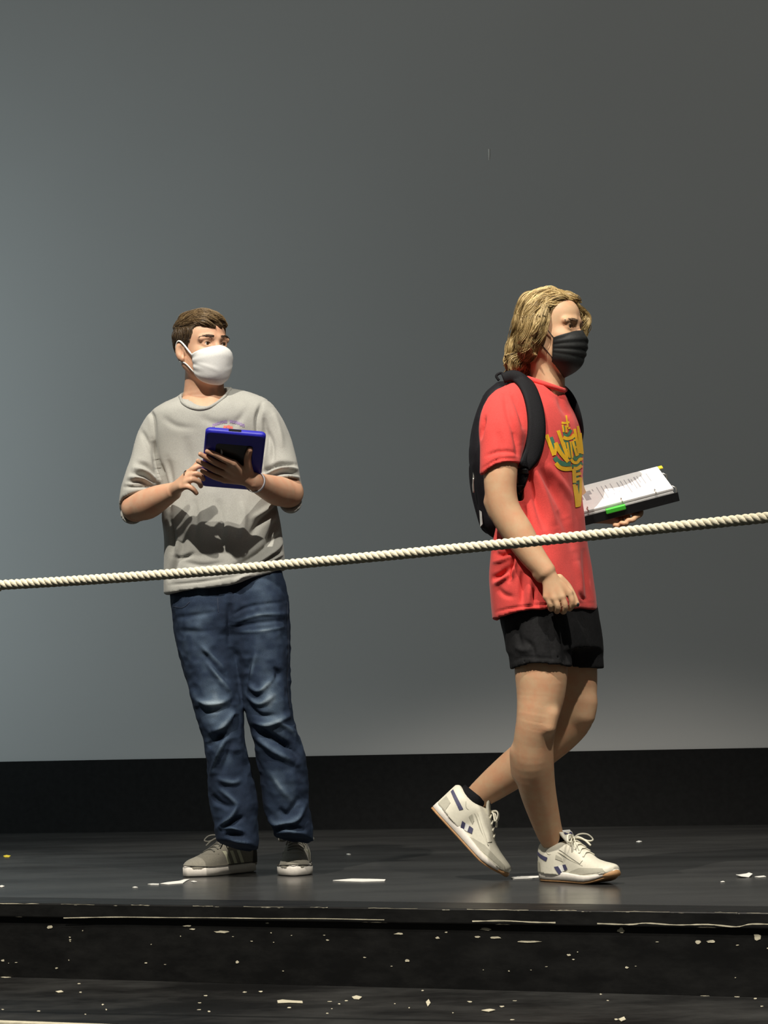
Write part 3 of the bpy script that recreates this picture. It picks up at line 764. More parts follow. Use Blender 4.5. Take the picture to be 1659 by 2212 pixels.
def comb_hair(V, F, n, flow, length, lift, seed, steps=10, keep=None):
    """grow strands over a cap surface following a flow field"""
    g = np.random.default_rng(seed); bv = bvh_of(V, F)
    ar = np.linalg.norm(np.cross(V[F[:, 2]] - V[F[:, 0]], V[F[:, 3]] - V[F[:, 1]]), axis=1)
    fi = g.choice(len(F), n, p=ar / ar.sum()); out = []
    for k in fi:
        p_ = V[F[k]].mean(0)
        if keep is not None and not keep(p_): continue
        ln = length(p_) * (0.7 + 0.6 * g.random()); st = ln / steps; L = [p_]; jit = g.normal(size=3) * 0.16; ph = g.random() * 6.28; lf = lift * (0.3 + 1.2 * g.random())
        for i in range(steps):
            d = flow(p_, i / steps, ph) + jit
            q = p_ + unit(d) * st; h = bv.find_nearest(Vector(q))
            if h[0] is None: break
            nn = np.array(h[1]); q2 = np.array(h[0]) + nn * lf * min(1, (i + 1) / 3)
            if np.linalg.norm(q2 - q) > 0.03: q2 = q
            p_ = q2; L.append(p_)
        out.append(np.array(L))
    return out
def lock(guide, n, spread, seed, curl=0.0, turns=2.0, taper=0.35):
    g = np.random.default_rng(seed); G = cat_rom(np.array(guide, float), 5); m_ = len(G); t = np.linspace(0, 1, m_)
    T = np.gradient(G, axis=0); T /= np.maximum(np.linalg.norm(T, axis=1), 1e-9)[:, None]
    a = np.cross(T, np.array([0.2, 0.9, 0.3])); a /= np.maximum(np.linalg.norm(a, axis=1), 0.05)[:, None]; c = np.cross(T, a); out = []
    prof = spread * (0.45 + 0.75 * np.sin(np.pi * np.minimum(1, 0.12 + t * 0.8))) * (1 - (1 - taper) * sstep(0.6, 1, t))
    for i in range(n):
        x, y = g.normal(size=2) * 0.5; ph = curl and (turns * 2 * np.pi * t + g.normal() * 0.25)
        o = prof[:, None] * (x * a + y * c)
        if curl: o = o + curl * (np.cos(ph)[:, None] * a + np.sin(ph)[:, None] * c)
        e = 1 - 0.18 * g.random(); k = max(4, int(m_ * e)); out.append((G + o)[:k])
    return out

def hand(vol, wrist, palm, fingers, thumb, fr=0.0085):
    """palm through wrist and knuckles, fingers (3-4 joints each) and thumb; all points world coordinates"""
    kn = np.array([f_[0] for f_ in fingers])
    for i, f_ in enumerate(fingers):
        vol.loft([(wrist * 0.8 + kn.mean(0) * 0.2, 0.015, 0.012), ((wrist + f_[0]) / 2, 0.0135, 0.0125), (f_[0], 0.0112, 0.0112)], 0.013, sub=3)
        n = len(f_); r = np.linspace(fr * 1.12, fr * 0.80, n)
        vol.loft([(p_, rr, rr) for p_, rr in zip(f_, r)], 0.0035, sub=4)
    n = len(thumb); r = np.linspace(fr * 1.55, fr * 0.95, n)
    vol.loft([(p_, rr, rr) for p_, rr in zip(thumb, r)], 0.008, sub=4)
def px_path(L): return [P(a, c, y) for a, c, y in L]
def nodes(L, Y=None):
    """(px, py, depth, radius px, depth-radius metres or None)"""
    out = []
    for q in L:
        a, c, y, r = q[:4]; rm = r * mpp(y); out.append((P(a, c, y), rm, q[4] if len(q) > 4 else rm * 0.95))
    return out
def rows(L, Yc, ratio, yaw, dy=0.0):
    out = []
    for q in L:
        py, l, r = q[:3]; yc = Yc if len(q) < 4 else q[3]
        a, c = P(l, py, yc), P(r, py, yc); half = (c[0] - a[0]) / 2
        k = math.sqrt(math.cos(yaw) ** 2 + (ratio * math.sin(yaw)) ** 2); A = half / k
        out.append(((a[2] + c[2]) / 2, (a[0] + c[0]) / 2, yc, A, A * ratio))
    return out

# ------------------------------------------------------------------ shoes (x to the toe, y to the left, z up, heel at 0)
def shoe_vol(LEN, prof, h=0.0026):
    """prof: rows (x, left half width, right half width, top height, bottom height) of the upper"""
    A = cat_rom(np.array(prof, float), 6)
    v = Vol((-0.03, -0.075, -0.01), (LEN + 0.03, 0.075, 0.16), h)
    sl, X, Y, Z = v.block((-1, -1, -1), (1, 1, 1)); x = X.ravel()
    g = [np.interp(x, A[:, 0], A[:, j])[:, None, None] for j in range(1, 5)]
    mid = (g[0] - g[1]) / 2; hw = (g[0] + g[1]) / 2; hh = np.maximum(g[2] - g[3], 0.004)
    a = np.abs((Y - mid) / hw); c = np.maximum((Z - g[3]) / hh, 0)
    pc = np.interp(x, [0.10, 0.20], [6.0, 2.2])[:, None, None]
    k0 = (a ** 2.6 + c ** pc) ** (1 / 2.4)
    d = (k0 - 1) * np.minimum(hw, hh) * 0.9
    d = np.maximum(d, g[3] - Z); d = np.maximum(d, np.maximum(A[0, 0] - X, X - A[-1, 0]))
    v.d[...] = d.astype(np.float32); return v
def outline_mesh(xs, wl, wr, z0, z1, flare=0.0, bev=0.003):
    """closed sole: plan outline given by left and right half widths at xs, between z0(x) and z1(x)"""
    xs = np.asarray(xs, float); n = len(xs)
    px_ = np.r_[xs, xs[::-1]]; py_ = np.r_[wl, -np.asarray(wr)[::-1]]
    zz0 = np.r_[z0, np.asarray(z0)[::-1]]; zz1 = np.r_[z1, np.asarray(z1)[::-1]]; N = len(px_)
    lay = []
    for (ins, q) in ((0.006 - flare, 0.0), (0.0 - flare, 0.12), (0.0, 0.85), (0.0025, 1.0)):
        sc = 1 - ins / np.maximum(np.abs(py_), 0.012); c = (px_.min() + px_.max()) / 2; sx = 1 - ins / ((px_.max() - px_.min()) / 2)
        lay.append(np.stack([c + (px_ - c) * sx, py_ * sc, zz0 + (zz1 - zz0) * q], 1))
    V = np.vstack(lay); F = []
    for i in range(len(lay) - 1):
        for k in range(N): F.append((i * N + k, i * N + (k + 1) % N, (i + 1) * N + (k + 1) % N, (i + 1) * N + k))
    for k in range(n - 1):
        F.append((k, N - 1 - k, N - 2 - k, k + 1)); o = (len(lay) - 1) * N
        F.append((o + k, o + k + 1, o + N - 2 - k, o + N - 1 - k))
    return V, F
def frame(heel, yaw, pitch=0.0, roll=0.0):
    f = np.array([math.cos(yaw), math.sin(yaw), 0.0]); l = np.array([-math.sin(yaw), math.cos(yaw), 0.0]); u = UP.copy()
    f, u = f * math.cos(pitch) + u * math.sin(pitch), u * math.cos(pitch) - f * math.sin(pitch)
    l, u = l * math.cos(roll) + u * math.sin(roll), u * math.cos(roll) - l * math.sin(roll)
    return np.asarray(heel, float), np.array([f, l, u])
def to_world(V, fr): return fr[0] + np.asarray(V, float) @ fr[1]
def local_film(bvh, poly, side, lift=0.0012, n=7):
    """flat patch drawn on the side of a shoe: quad corner list (x, z) projected sideways onto the upper"""
    q = np.array(poly, float); V = []; F = []
    for i in range(n):
        for j in range(n):
            a, c = i / (n - 1), j / (n - 1)
            p_ = (q[0] * (1 - a) + q[1] * a) * (1 - c) + (q[3] * (1 - a) + q[2] * a) * c
            h = bvh.ray_cast(Vector((p_[0], side * 0.2, p_[1])), Vector((0, -side, 0)))
            V.append(np.array(h[0] + h[1] * lift) if h[0] is not None else np.array([p_[0], side * 0.03, p_[1]]))
    for i in range(n - 1):
        for j in range(n - 1): F.append((i * n + j, (i + 1) * n + j, (i + 1) * n + j + 1, i * n + j + 1))
    return np.array(V), F
def lace_set(bvh, xs, half, r, fr, mat, parent, bow=True, seed=0, loopscale=1.0):
    """crossing laces on the instep, a knot and a bow"""
    def top(x, y):
        h = bvh.ray_cast(Vector((x, y, 0.25)), Vector((0, 0, -1))); return np.array(h[0]) + np.array([0, 0, r * 0.9]) if h[0] is not None else np.array([x, y, 0.06])
    for i, x in enumerate(xs):
        L = cat_rom(np.array([top(x + 0.006, -half), top(x + 0.001, -half * 0.4), top(x, 0.0), top(x + 0.001, half * 0.4), top(x + 0.006, half)]), 4)
        V, F = tube(L, r, 6, ref=(0, 0, 1), flat=0.55); mk('lace', to_world(V, fr), F, mat, parent)
    if bow:
        k = top(xs[0] - 0.008, 0) + np.array([0, 0, r])
        V, F = tube([k + np.array([0, -0.007, 0]), k, k + np.array([0, 0.007, 0])], [r * 1.2, r * 1.7, r * 1.2], 8); mk('lace_knot', to_world(V, fr), F, mat, parent)
        for q in (-1, 1):
            s_ = loopscale
            L = [k, k + np.array([0.010, q * 0.018, 0.012]) * s_, k + np.array([0.020, q * 0.040, 0.010]) * s_, k + np.array([0.030, q * 0.050, -0.004]) * s_, k + np.array([0.026, q * 0.036, -0.008]) * s_, k + np.array([0.010, q * 0.015, 0.001]) * s_, k]
            V, F = tube(cat_rom(np.array(L), 5), r * 1.05, 6, flat=0.6); mk('lace_loop', to_world(V, fr), F, mat, parent)
            L = np.array([k, k + np.array([0.014, q * 0.010, 0.004]), k + np.array([0.030, q * 0.022, -0.006]), k + np.array([0.045, q * 0.028, -0.020])])
            V, F = tube(cat_rom(L, 4), r * 0.95, 6, flat=0.6); mk('lace_end', to_world(V, fr), F, mat, parent)

SX = np.linspace(0, 1, 15)
SW_L = np.array([0.010, 0.027, 0.033, 0.035, 0.034, 0.033, 0.034, 0.037, 0.041, 0.045, 0.047, 0.046, 0.041, 0.029, 0.008])
SW_R = np.array([0.010, 0.027, 0.033, 0.036, 0.037, 0.038, 0.040, 0.043, 0.046, 0.049, 0.050, 0.047, 0.040, 0.027, 0.008])
def skate_shoe(parent, heel, yaw, mirror=1, label=None):
    """low grey suede skate shoe on a white cupsole"""
    LEN = 0.295; fr = frame(heel, yaw); fr[1][1] *= 1.10; wl, wr = (SW_L, SW_R) if mirror > 0 else (SW_R, SW_L)
    xs = SX * LEN
    V, F = outline_mesh(xs, wl + 0.003, wr + 0.003, 0 * xs + 0.0, 0.027 + 0.006 * np.maximum(0, (SX - 0.8)) / 0.2 + 0.004 * (1 - SX), bev=0.003)
    tops = [(0.000, 0.010, 0.010, 0.072, 0.022), (0.012, 0.027, 0.027, 0.078, 0.022), (0.05, 0.034, 0.034, 0.076, 0.022), (0.09, 0.034, 0.036, 0.082, 0.022), (0.115, 0.033, 0.036, 0.094, 0.022), (0.14, 0.033, 0.037, 0.090, 0.022),
            (0.17, 0.036, 0.041, 0.077, 0.022), (0.205, 0.041, 0.045, 0.064, 0.022), (0.235, 0.043, 0.045, 0.055, 0.022), (0.262, 0.038, 0.038, 0.049, 0.022), (0.282, 0.025, 0.024, 0.042, 0.022), (0.292, 0.010, 0.009, 0.034, 0.022)]
    if mirror < 0: tops = [(a, c, b_, d, e) for a, b_, c, d, e in tops]
    tops = [(t0, t1, t2, 0.022 + (t3 - 0.022) * 1.18, t4) for t0, t1, t2, t3, t4 in tops]
    v = shoe_vol(LEN, tops)
    v.loft([(np.array([0.062, 0, 0.070]), 0.043, 0.024), (np.array([0.058, 0, 0.14]), 0.046, 0.028)], 0.006, 's', ref=(0, 1, 0))
    Vu, Fu = v.mesh(2); sh = mk('shoe', to_world(Vu, fr), Fu, M['suede'], parent)
    if label: sh['label'] = label
    bv = bvh_of(Vu, Fu)
    mk('sole', to_world(V, fr), F, M['rubber'], sh)
    foxing = np.array([[x, w_, 0.0275 + 0.006 * max(0, (x / LEN - 0.8)) / 0.2 + 0.004 * (1 - x / LEN)] for x, w_ in zip(np.r_[xs, xs[::-1]], np.r_[wl + 0.002, -(wr[::-1] + 0.002)])])
    foxing = cat_rom(np.vstack([foxing, foxing[:1]]), 2)[:-1]
    Vf, Ff = tube(foxing + np.array([0, 0, 0.0012]), 0.0014, 5, ref=(0, 0, 1), closed=True); mk('foxing_line', to_world(Vf, fr), Ff, M['suede_dark'], sh)
    for side in (-1, 1):
        for x0 in (0.078, 0.108, 0.138):
            q = [(x0, 0.033), (x0 + 0.014, 0.033), (x0 + 0.032, 0.074), (x0 + 0.018, 0.074)]
            Vf, Ff = local_film(bv, q, side, 0.0016); mk('stripe', to_world(Vf, fr), Ff, M['cream_stripe'], sh)
        Vf, Ff = local_film(bv, [(0.004, 0.03), (0.036, 0.03), (0.030, 0.070), (0.004, 0.070)], side, 0.0014); mk('heel_patch', to_world(Vf, fr), Ff, M['suede_dark'], sh)
    # vamp stitching
    def tp(x, y):
        h = bv.ray_cast(Vector((x, y, 0.25)), Vector((0, 0, -1))); return np.array(h[0]) if h[0] is not None else np.array([x, y, 0.05])
    L = cat_rom(np.array([tp(0.185, -0.034), tp(0.210, -0.02), tp(0.217, 0), tp(0.210, 0.02), tp(0.185, 0.034)]), 6)
    Vf, Ff = tube(L, 0.0016, 5); mk('toe_seam', to_world(Vf, fr), Ff, M['suede'], sh)
    # tongue
    L = cat_rom(np.array([(0.098, 0, 0.132), (0.114, 0, 0.116), (0.140, 0, 0.098)]), 4)
    Vt, Ft = tube(L, np.linspace(0.026, 0.024, len(L)), 10, ref=(0, 1, 0), flat=1.0)
    Vt = Vt.copy(); c = np.repeat(L, 10, 0); dv = Vt - c; nrm = unit((0.55, 0, 0.83)); dv -= 0.75 * (dv @ nrm)[:, None] * nrm; Vt = c + dv
    mk('tongue', to_world(Vt, fr), Ft, M['suede'], sh)
    lace_set(bv, (0.140, 0.156, 0.172, 0.188), 0.024, 0.0028, fr, M['lace_grey'], sh, True)
    return sh

# ================================================================== person in grey shirt and jeans
YL = 7.20
p1 = empty('person', (*FL(535, 1888)[:2], 0.0))
tag(p1, 'person in grey long sleeves, jeans and white mask holding a blue tablet', 'person')
H1 = Head(P(436, 752, 7.17), math.radians(38), pitch=math.radians(2), roll=math.radians(2), sc=0.965)
v = Vol(P(250, 1330, 7.2) * [1, 0, 1] + [0, 6.76, 0], P(665, 655, 7.2) * [1, 0, 1] + [0, 7.42, 0], 0.0030)
TORSO1 = [(858, 392, 508), (872, 352, 556), (892, 330, 582), (925, 326, 588), (960, 331, 582), (1005, 339, 577), (1060, 348, 588), (1120, 353, 601), (1180, 358, 610), (1235, 357, 615), (1300, 358, 618)]
R1 = rows(TORSO1, YL, 0.60, math.radians(8))
v.slices([(z, x, y, a * 0.82, b_ * 0.80) for z, x, y, a, b_ in R1[:-2]], math.radians(8), 0.02)
v.loft(nodes([(443, 800, 7.20, 43), (441, 835, 7.205, 43), (442, 868, 7.21, 50), (445, 900, 7.21, 58)]), 0.02)
head_skin(v, H1)
# throat and collar bones
v.loft(nodes([(455, 826, 7.152, 8), (460, 868, 7.14, 6)]), 0.03)
FOREL = [(293, 1096, 7.16, 30), (318, 1089, 7.11, 33), (345, 1075, 7.06, 28), (373, 1062, 7.015, 20)]
FORER = [(623, 1064, 7.16, 32), (598, 1060, 7.09, 32), (572, 1050, 7.01, 26), (549, 1040, 6.935, 20.5)]
v.loft(nodes([(362, 916, 7.2, 26), (318, 985, 7.19, 24), (293, 1096, 7.16, 27)]), 0.012)
v.loft(nodes([(560, 908, 7.2, 26), (602, 985, 7.19, 24), (623, 1064, 7.16, 29)]), 0.012)
v.loft(nodes(FOREL), 0.02); v.loft(nodes(FORER), 0.02)
def ytab(py): return 6.80 + (py - 936) / 116 * 0.18
def hp(px, py, off): return P(px, py, ytab(py) - off)
# the hand that carries the tablet: back of the hand to the hall, fingers fanned over the case
hand(v, P(546, 1039, 6.935), None,
     [[hp(505, 1001, 0.026), hp(482, 991, 0.024), hp(463, 981, 0.018), hp(448, 975, 0.013)],
      [hp(494, 1011, 0.030), hp(469, 1001, 0.026), hp(449, 990, 0.020), hp(433, 981, 0.010)],
      [hp(486, 1023, 0.030), hp(464, 1015, 0.026), hp(445, 1005, 0.020), hp(428, 996, 0.010)],
      [hp(485, 1036, 0.027), hp(466, 1031, 0.023), hp(450, 1024, 0.018), hp(437, 1017, 0.012)]],
     [hp(541, 1030, 0.020), hp(536, 1008, 0.022), hp(535, 988, 0.017), hp(540, 972, 0.012)], fr=0.0094)
# the hand that taps the screen edge
def hq(px, py, off): return P(px, py, 6.965 - off)
hand(v, P(375, 1060, 7.01), None,
     [[hq(407, 1022, 0.012), hq(420, 1011, 0.024), hq(431, 1007, 0.018), hq(439, 1010, 0.006)],
      [hq(405, 1031, 0.024), hq(420, 1024, 0.036), hq(433, 1027, 0.032), hq(439, 1035, 0.022)],
      [hq(401, 1042, 0.026), hq(416, 1036, 0.038), hq(429, 1041, 0.034), hq(434, 1050, 0.024)],
      [hq(393, 1052, 0.020), hq(406, 1051, 0.032), hq(417, 1057, 0.030), hq(424, 1065, 0.022)]],
     [hq(389, 1044, -0.030), hq(408, 1028, -0.024), hq(420, 1012, -0.016), hq(430, 998, -0.010)], fr=0.0092)
V, F = v.mesh(2)
body1 = mk('body', V, F, M['skin1'], p1); bvb1 = bvh_of(V, F)
eyes(H1, p1, M['brow_hair'], browy=0.0215, look=0.25)
mask(H1, bvb1, M['white_cotton'], p1, 'white')

# --- shirt
v = Vol(P(250, 1330, 7.2) * [1, 0, 1] + [0, 7.00, 0], P(665, 815, 7.2) * [1, 0, 1] + [0, 7.42, 0], 0.0040)
hx = [P(x, y, 7.1) for x, y in ((300, 1282), (364, 1279), (440, 1271), (520, 1256), (545, 1246), (575, 1236), (615, 1223), (660, 1205))]
v.slices(R1, math.radians(8), 0.02, zcut=([q[0] for q in hx], [q[2] for q in hx]))
v.loft(nodes([(438, 878, 7.21, 34, 0.06), (392, 886, 7.21, 30, 0.065), (352, 907, 7.205, 31, 0.062), (330, 950, 7.2, 34, 0.058), (316, 1000, 7.185, 34, 0.056), (303, 1045, 7.17, 36, 0.056), (290, 1088, 7.17, 32, 0.052), (286, 1106, 7.18, 24, 0.046)]), 0.018)
v.loft(nodes([(455, 868, 7.21, 34, 0.06), (505, 872, 7.21, 30, 0.065), (560, 890, 7.205, 31, 0.062), (586, 935, 7.2, 36, 0.058), (603, 990, 7.185, 37, 0.056), (612, 1030, 7.17, 36, 0.056), (622, 1066, 7.17, 31, 0.052), (627, 1084, 7.18, 22, 0.046)]), 0.018)
# pushed-up cuffs: the forearms come out of them
v.loft(nodes([(292, 1100, 7.14, 35, 0.052), (318, 1090, 7.10, 36, 0.052), (360, 1070, 7.02, 34, 0.05)]), 0.004, 's')
v.loft(nodes([(626, 1070, 7.135, 36, 0.052), (598, 1063, 7.08, 36, 0.052), (556, 1046, 6.99, 34, 0.05)]), 0.004, 's')
# neck opening
v.loft(nodes([(441, 822, 7.19, 50, 0.066), (442, 862, 7.165, 50, 0.066), (444, 874, 7.15, 40, 0.062)]), 0.006, 's')
V, F = v.mesh(2)
V = wrinkle(V, F, 0.0020, 17, 3, (1, 1, 0.6)); V = wrinkle(V, F, 0.0042, 7, 8, (1, 1, 0.42))
SF = []
for (a, w, m_) in [([(296, 1000), (318, 1008), (336, 1030)], 6, -0.006), ([(285, 1022), (312, 1028), (338, 1046)], 5, -0.008), ([(276, 1040), (305, 1040), (338, 1052)], 4.5, -0.008), ([(270, 1052), (300, 1050), (330, 1054)], 4, -0.007),
                   ([(290, 1011), (316, 1018), (338, 1038)], 5, 0.006), ([(280, 1031), (308, 1034), (338, 1049)], 4.5, 0.006), ([(268, 1078), (272, 1100), (280, 1120)], 4, -0.004),
                   ([(330, 950), (335, 985), (345, 1030)], 6, -0.010), ([(345, 1000), (352, 1035), (360, 1070)], 7, -0.006), ([(362, 990), (368, 1030), (372, 1060)], 8, -0.004),
                   ([(305, 930), (318, 955), (330, 985)], 6, -0.004), ([(320, 880), (330, 905), (334, 950)], 5, -0.005),
                   ([(640, 1005), (605, 1003), (568, 1020)], 5, -0.008), ([(644, 1014), (610, 1012), (572, 1027)], 4.5, 0.007), ([(645, 1022), (612, 1020), (575, 1032)], 4.5, -0.008), ([(646, 1032), (616, 1028), (585, 1034)], 4, 0.006), ([(647, 1040), (620, 1036), (592, 1038)], 4, -0.006),
                   ([(566, 870), (556, 905), (558, 950)], 5, -0.007), ([(572, 900), (575, 940), (566, 990)], 6, -0.006), ([(590, 890), (602, 930), (610, 970)], 7, 0.004), ([(580, 930), (590, 965), (588, 1000)], 6, -0.005),
                   ([(610, 1150), (585, 1175), (545, 1205), (500, 1230)], 7, -0.007), ([(612, 1165), (590, 1190), (556, 1215), (520, 1235)], 6, 0.008), ([(613, 1188), (590, 1200), (560, 1222)], 5, -0.006), ([(612, 1196), (585, 1210), (555, 1232)], 4, 0.006),
                   ([(603, 1090), (585, 1110), (560, 1130), (540, 1160)], 8, -0.007), ([(600, 1120), (590, 1150), (575, 1180)], 8, -0.008), ([(597, 1085), (570, 1105), (545, 1120)], 6, 0.005),
                   ([(368, 1120), (372, 1160), (370, 1200)], 6, -0.006), ([(380, 1195), (374, 1225), (366, 1250)], 6, -0.008), ([(395, 1130), (392, 1180), (385, 1220)], 8, -0.004), ([(376, 1205), (400, 1203), (420, 1195)], 4, -0.005),
                   ([(364, 1264), (440, 1256), (520, 1243)], 2.5, -0.0025), ([(365, 1245), (430, 1240), (520, 1232)], 5, -0.004), ([(505, 1258), (520, 1248), (545, 1240)], 4, 0.006), ([(430, 900), (470, 915), (520, 905)], 9, -0.002), ([(400, 940), (410, 1000), (415, 1060)], 12, -0.003)]:
    SF.append((a, w, m_))
SF += [([(420, 1075), (424, 1120), (418, 1170)], 7, -0.003), ([(470, 1075), (480, 1130), (478, 1190)], 9, -0.003), ([(520, 1080), (528, 1120), (520, 1170)], 8, 0.003), ([(400, 1215), (440, 1222), (480, 1216)], 6, -0.003), ([(350, 900), (380, 920), (420, 925)], 8, -0.002), ([(535, 880), (515, 910), (500, 925)], 8, -0.002), ([(348, 1030), (362, 1075), (366, 1110)], 6, -0.004)]
V = folds(V, F, [(a, w * 0.9, m_ * 2.3) for a, w, m_ in SF])
shirt1 = mk('shirt', V, F, M['grey_knit'], p1); bvs1 = bvh_of(V, F)
# collar rib
cl = [(389, 855), (393, 866), (402, 874), (416, 880), (434, 882), (452, 878), (468, 869), (482, 858), (491, 848), (497, 840)]
L = []
for x, y in cl:
    h, n_ = hit_view(bvs1, x, y + 2); L.append(np.array(h) if h is not None else P(x, y, 7.16))
L = cat_rom(np.array(L), 3)
back = [L[-1] + np.array([-0.008, 0.06, 0.012]), (L[0] + L[-1]) / 2 + np.array([0, 0.115, 0.028]), L[0] + np.array([0.01, 0.06, 0.018])]
L = np.vstack([L, cat_rom(np.array([L[-1], *back, L[0]]), 5)[1:-1]])
Vc, Fc = tube(L, 0.0052, 8, closed=True, flat=1.1); mk('collar', Vc, Fc, M['grey_rib'], shirt1)
# chest print: arched lettering over a red emblem, mostly hidden by the tablet
st = []
arc = lambda t: (459 + 69 * t, 925 - 15 * math.sin(math.pi * (0.10 + 0.80 * t)))
g = np.random.default_rng(5)
for i in range(13):
    if i == 6: continue
    t = (i + 0.5) / 13; x, y = arc(t); sl_ = (t - 0.5) * 0.5
    st.append(([(x - 1.6, y - 3.4), (x - 1.6 + sl_ * 2, y + 3.4)], 2.0)); st.append(([(x + 1.4, y - 3.4), (x + 1.4 + sl_ * 2, y + 3.4)], 1.8))
    st.append(([(x - 2, y + (-2.4, 0.2, 2.6)[i % 3]), (x + 2, y + (-2.4, 0.2, 2.6)[i % 3])], 1.8))
Vp, Fp = decal(bvs1, st, 0.0012, 1.5); mk('chest_lettering', Vp, Fp, M['print_purple'], shirt1)
Vp, Fp = decal(bvs1, [([(487, 920), (485, 926), (488, 934)], 6), ([(493, 919), (494, 928), (492, 935)], 7), ([(499, 921), (500, 927), (496, 934)], 5)], 0.0013, 1.5); mk('chest_emblem', Vp, Fp, M['print_red'], shirt1)

# --- jeans
v = Vol(P(350, 1850, 7.2) * [1, 0, 1] + [0, 7.02, 0], P(690, 1190, 7.2) * [1, 0, 1] + [0, 7.40, 0], 0.0042)
v.loft(nodes([(490, 1205, 7.215, 56, 0.070), (492, 1250, 7.212, 70, 0.086), (496, 1310, 7.205, 74, 0.102), (499, 1350, 7.205, 56, 0.090), (500, 1372, 7.205, 34, 0.070)]), 0.02)
v.loft(nodes([(440, 1205, 7.215, 36, 0.068), (432, 1250, 7.212, 57, 0.086), (432, 1300, 7.205, 62, 0.100), (438, 1345, 7.2, 61, 0.100), (446, 1400, 7.195, 60, 0.095), (460, 1470, 7.185, 55, 0.085), (473, 1540, 7.175, 50, 0.076), (485, 1600, 7.18, 43, 0.07), (492, 1650, 7.195, 44, 0.07), (504, 1720, 7.21, 50, 0.072), (511, 1780, 7.215, 46, 0.07), (514, 1820, 7.215, 42, 0.066), (515, 1840, 7.215, 41, 0.064)]), 0.045)
v.loft(nodes([(542, 1205, 7.215, 36, 0.068), (553, 1250, 7.212, 58, 0.086), (561, 1300, 7.205, 61, 0.100), (565, 1345, 7.2, 60, 0.100), (568, 1400, 7.195, 59, 0.095), (573, 1470, 7.185, 53, 0.085), (581, 1530, 7.175, 48, 0.078), (592, 1580, 7.18, 47, 0.074), (608, 1640, 7.195, 51, 0.074), (615, 1690, 7.205, 50, 0.074), (618, 1740, 7.215, 47, 0.072), (630, 1780, 7.22, 43, 0.066), (635, 1806, 7.225, 41, 0.062), (636, 1825, 7.225, 40, 0.06)]), 0.028)
hx = [P(x, y, 7.2) for x, y in ((430, 1812), (478, 1816), (520, 1826), (556, 1832), (575, 1832), (580, 1802), (600, 1802), (640, 1806), (680, 1814))]
sl, X, Y, Z = v.block((-9, -9, -9), (9, 9, 9))
zl = np.interp(X.ravel(), [q[0] for q in hx], [q[2] for q in hx])[:, None, None]
v.comb(sl, np.maximum((zl - Z) - (Y - 7.2) * 0.25, -0.08).astype(np.float32), 0.003, 'i')
V, F = v.mesh(2)
V = wrinkle(V, F, 0.0030, 13, 21, (1, 1, 0.9)); V = wrinkle(V, F, 0.0030, 24, 23, (0.7, 1, 1.2))
JF = [([(380, 1335), (430, 1328), (480, 1320)], 5, -0.004), ([(385, 1362), (430, 1365), (470, 1360)], 6, -0.004), ([(500, 1330), (540, 1310), (615, 1300)], 4, -0.005), ([(505, 1345), (560, 1328), (622, 1326)], 4.5, 0.005), ([(505, 1356), (560, 1345), (622, 1340)], 4, -0.005), ([(510, 1366), (570, 1362), (624, 1352)], 4, 0.004),
      ([(497, 1300), (495, 1340), (497, 1400)], 7, -0.010), ([(430, 1390), (460, 1420), (490, 1450)], 6, 0.007), ([(445, 1425), (470, 1460), (498, 1495)], 6, 0.008), ([(436, 1405), (462, 1440), (492, 1472)], 5, -0.006),
      ([(545, 1420), (535, 1455), (530, 1490)], 6, -0.006), ([(555, 1405), (545, 1440), (538, 1470)], 6, 0.005),
      ([(412, 1485), (430, 1515), (470, 1520), (500, 1505)], 8, 0.012), ([(420, 1505), (450, 1535), (490, 1528)], 6, -0.006), ([(455, 1580), (480, 1570), (500, 1545), (505, 1550)], 9, 0.013), ([(450, 1595), (475, 1592), (492, 1580)], 7, -0.016), ([(448, 1615), (460, 1600), (485, 1585)], 7, -0.012),
      ([(535, 1478), (560, 1492), (590, 1465)], 6, 0.010), ([(532, 1500), (560, 1520), (595, 1500)], 6, 0.009), ([(535, 1520), (560, 1545), (600, 1545)], 6, -0.008), ([(590, 1440), (600, 1455), (595, 1470)], 5, -0.006),
      ([(545, 1560), (580, 1565), (630, 1545)], 6, 0.010), ([(550, 1574), (580, 1590), (640, 1620)], 8, -0.018), ([(552, 1590), (590, 1620), (640, 1650)], 8, 0.012), ([(600, 1560), (630, 1578), (645, 1600)], 5, 0.008), ([(590, 1600), (625, 1615), (650, 1640)], 6, -0.008),
      ([(488, 1592), (470, 1630), (455, 1680)], 5, 0.010), ([(500, 1600), (490, 1640), (470, 1680)], 6, -0.006), ([(465, 1680), (500, 1690), (520, 1685)], 6, 0.006), ([(470, 1700), (500, 1725), (515, 1740)], 6, 0.007), ([(455, 1715), (475, 1735), (500, 1745)], 6, -0.007),
      ([(470, 1789), (495, 1768), (515, 1738)], 5, 0.012), ([(478, 1792), (505, 1775), (525, 1765)], 5, -0.014), ([(474, 1790), (500, 1788), (525, 1796)], 4, 0.012), ([(482, 1806), (505, 1800), (530, 1806)], 4, -0.010), ([(490, 1812), (515, 1818), (545, 1822)], 4, 0.005),
      ([(578, 1765), (600, 1780), (640, 1770), (660, 1735)], 6, 0.013), ([(600, 1745), (620, 1760), (650, 1720)], 8, -0.010), ([(600, 1790), (620, 1782), (655, 1792)], 4, -0.013), ([(590, 1800), (620, 1795), (660, 1800)], 4, 0.008), ([(580, 1660), (605, 1700), (640, 1740)], 8, 0.005), ([(620, 1640), (640, 1660), (655, 1690)], 8, -0.006)]
V = folds(V, F, [(a, w, m_ * 1.25) for a, w, m_ in JF])
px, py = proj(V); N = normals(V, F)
leg = np.where(px < 515 + (py - 1400) * 0.09, 0, 1)
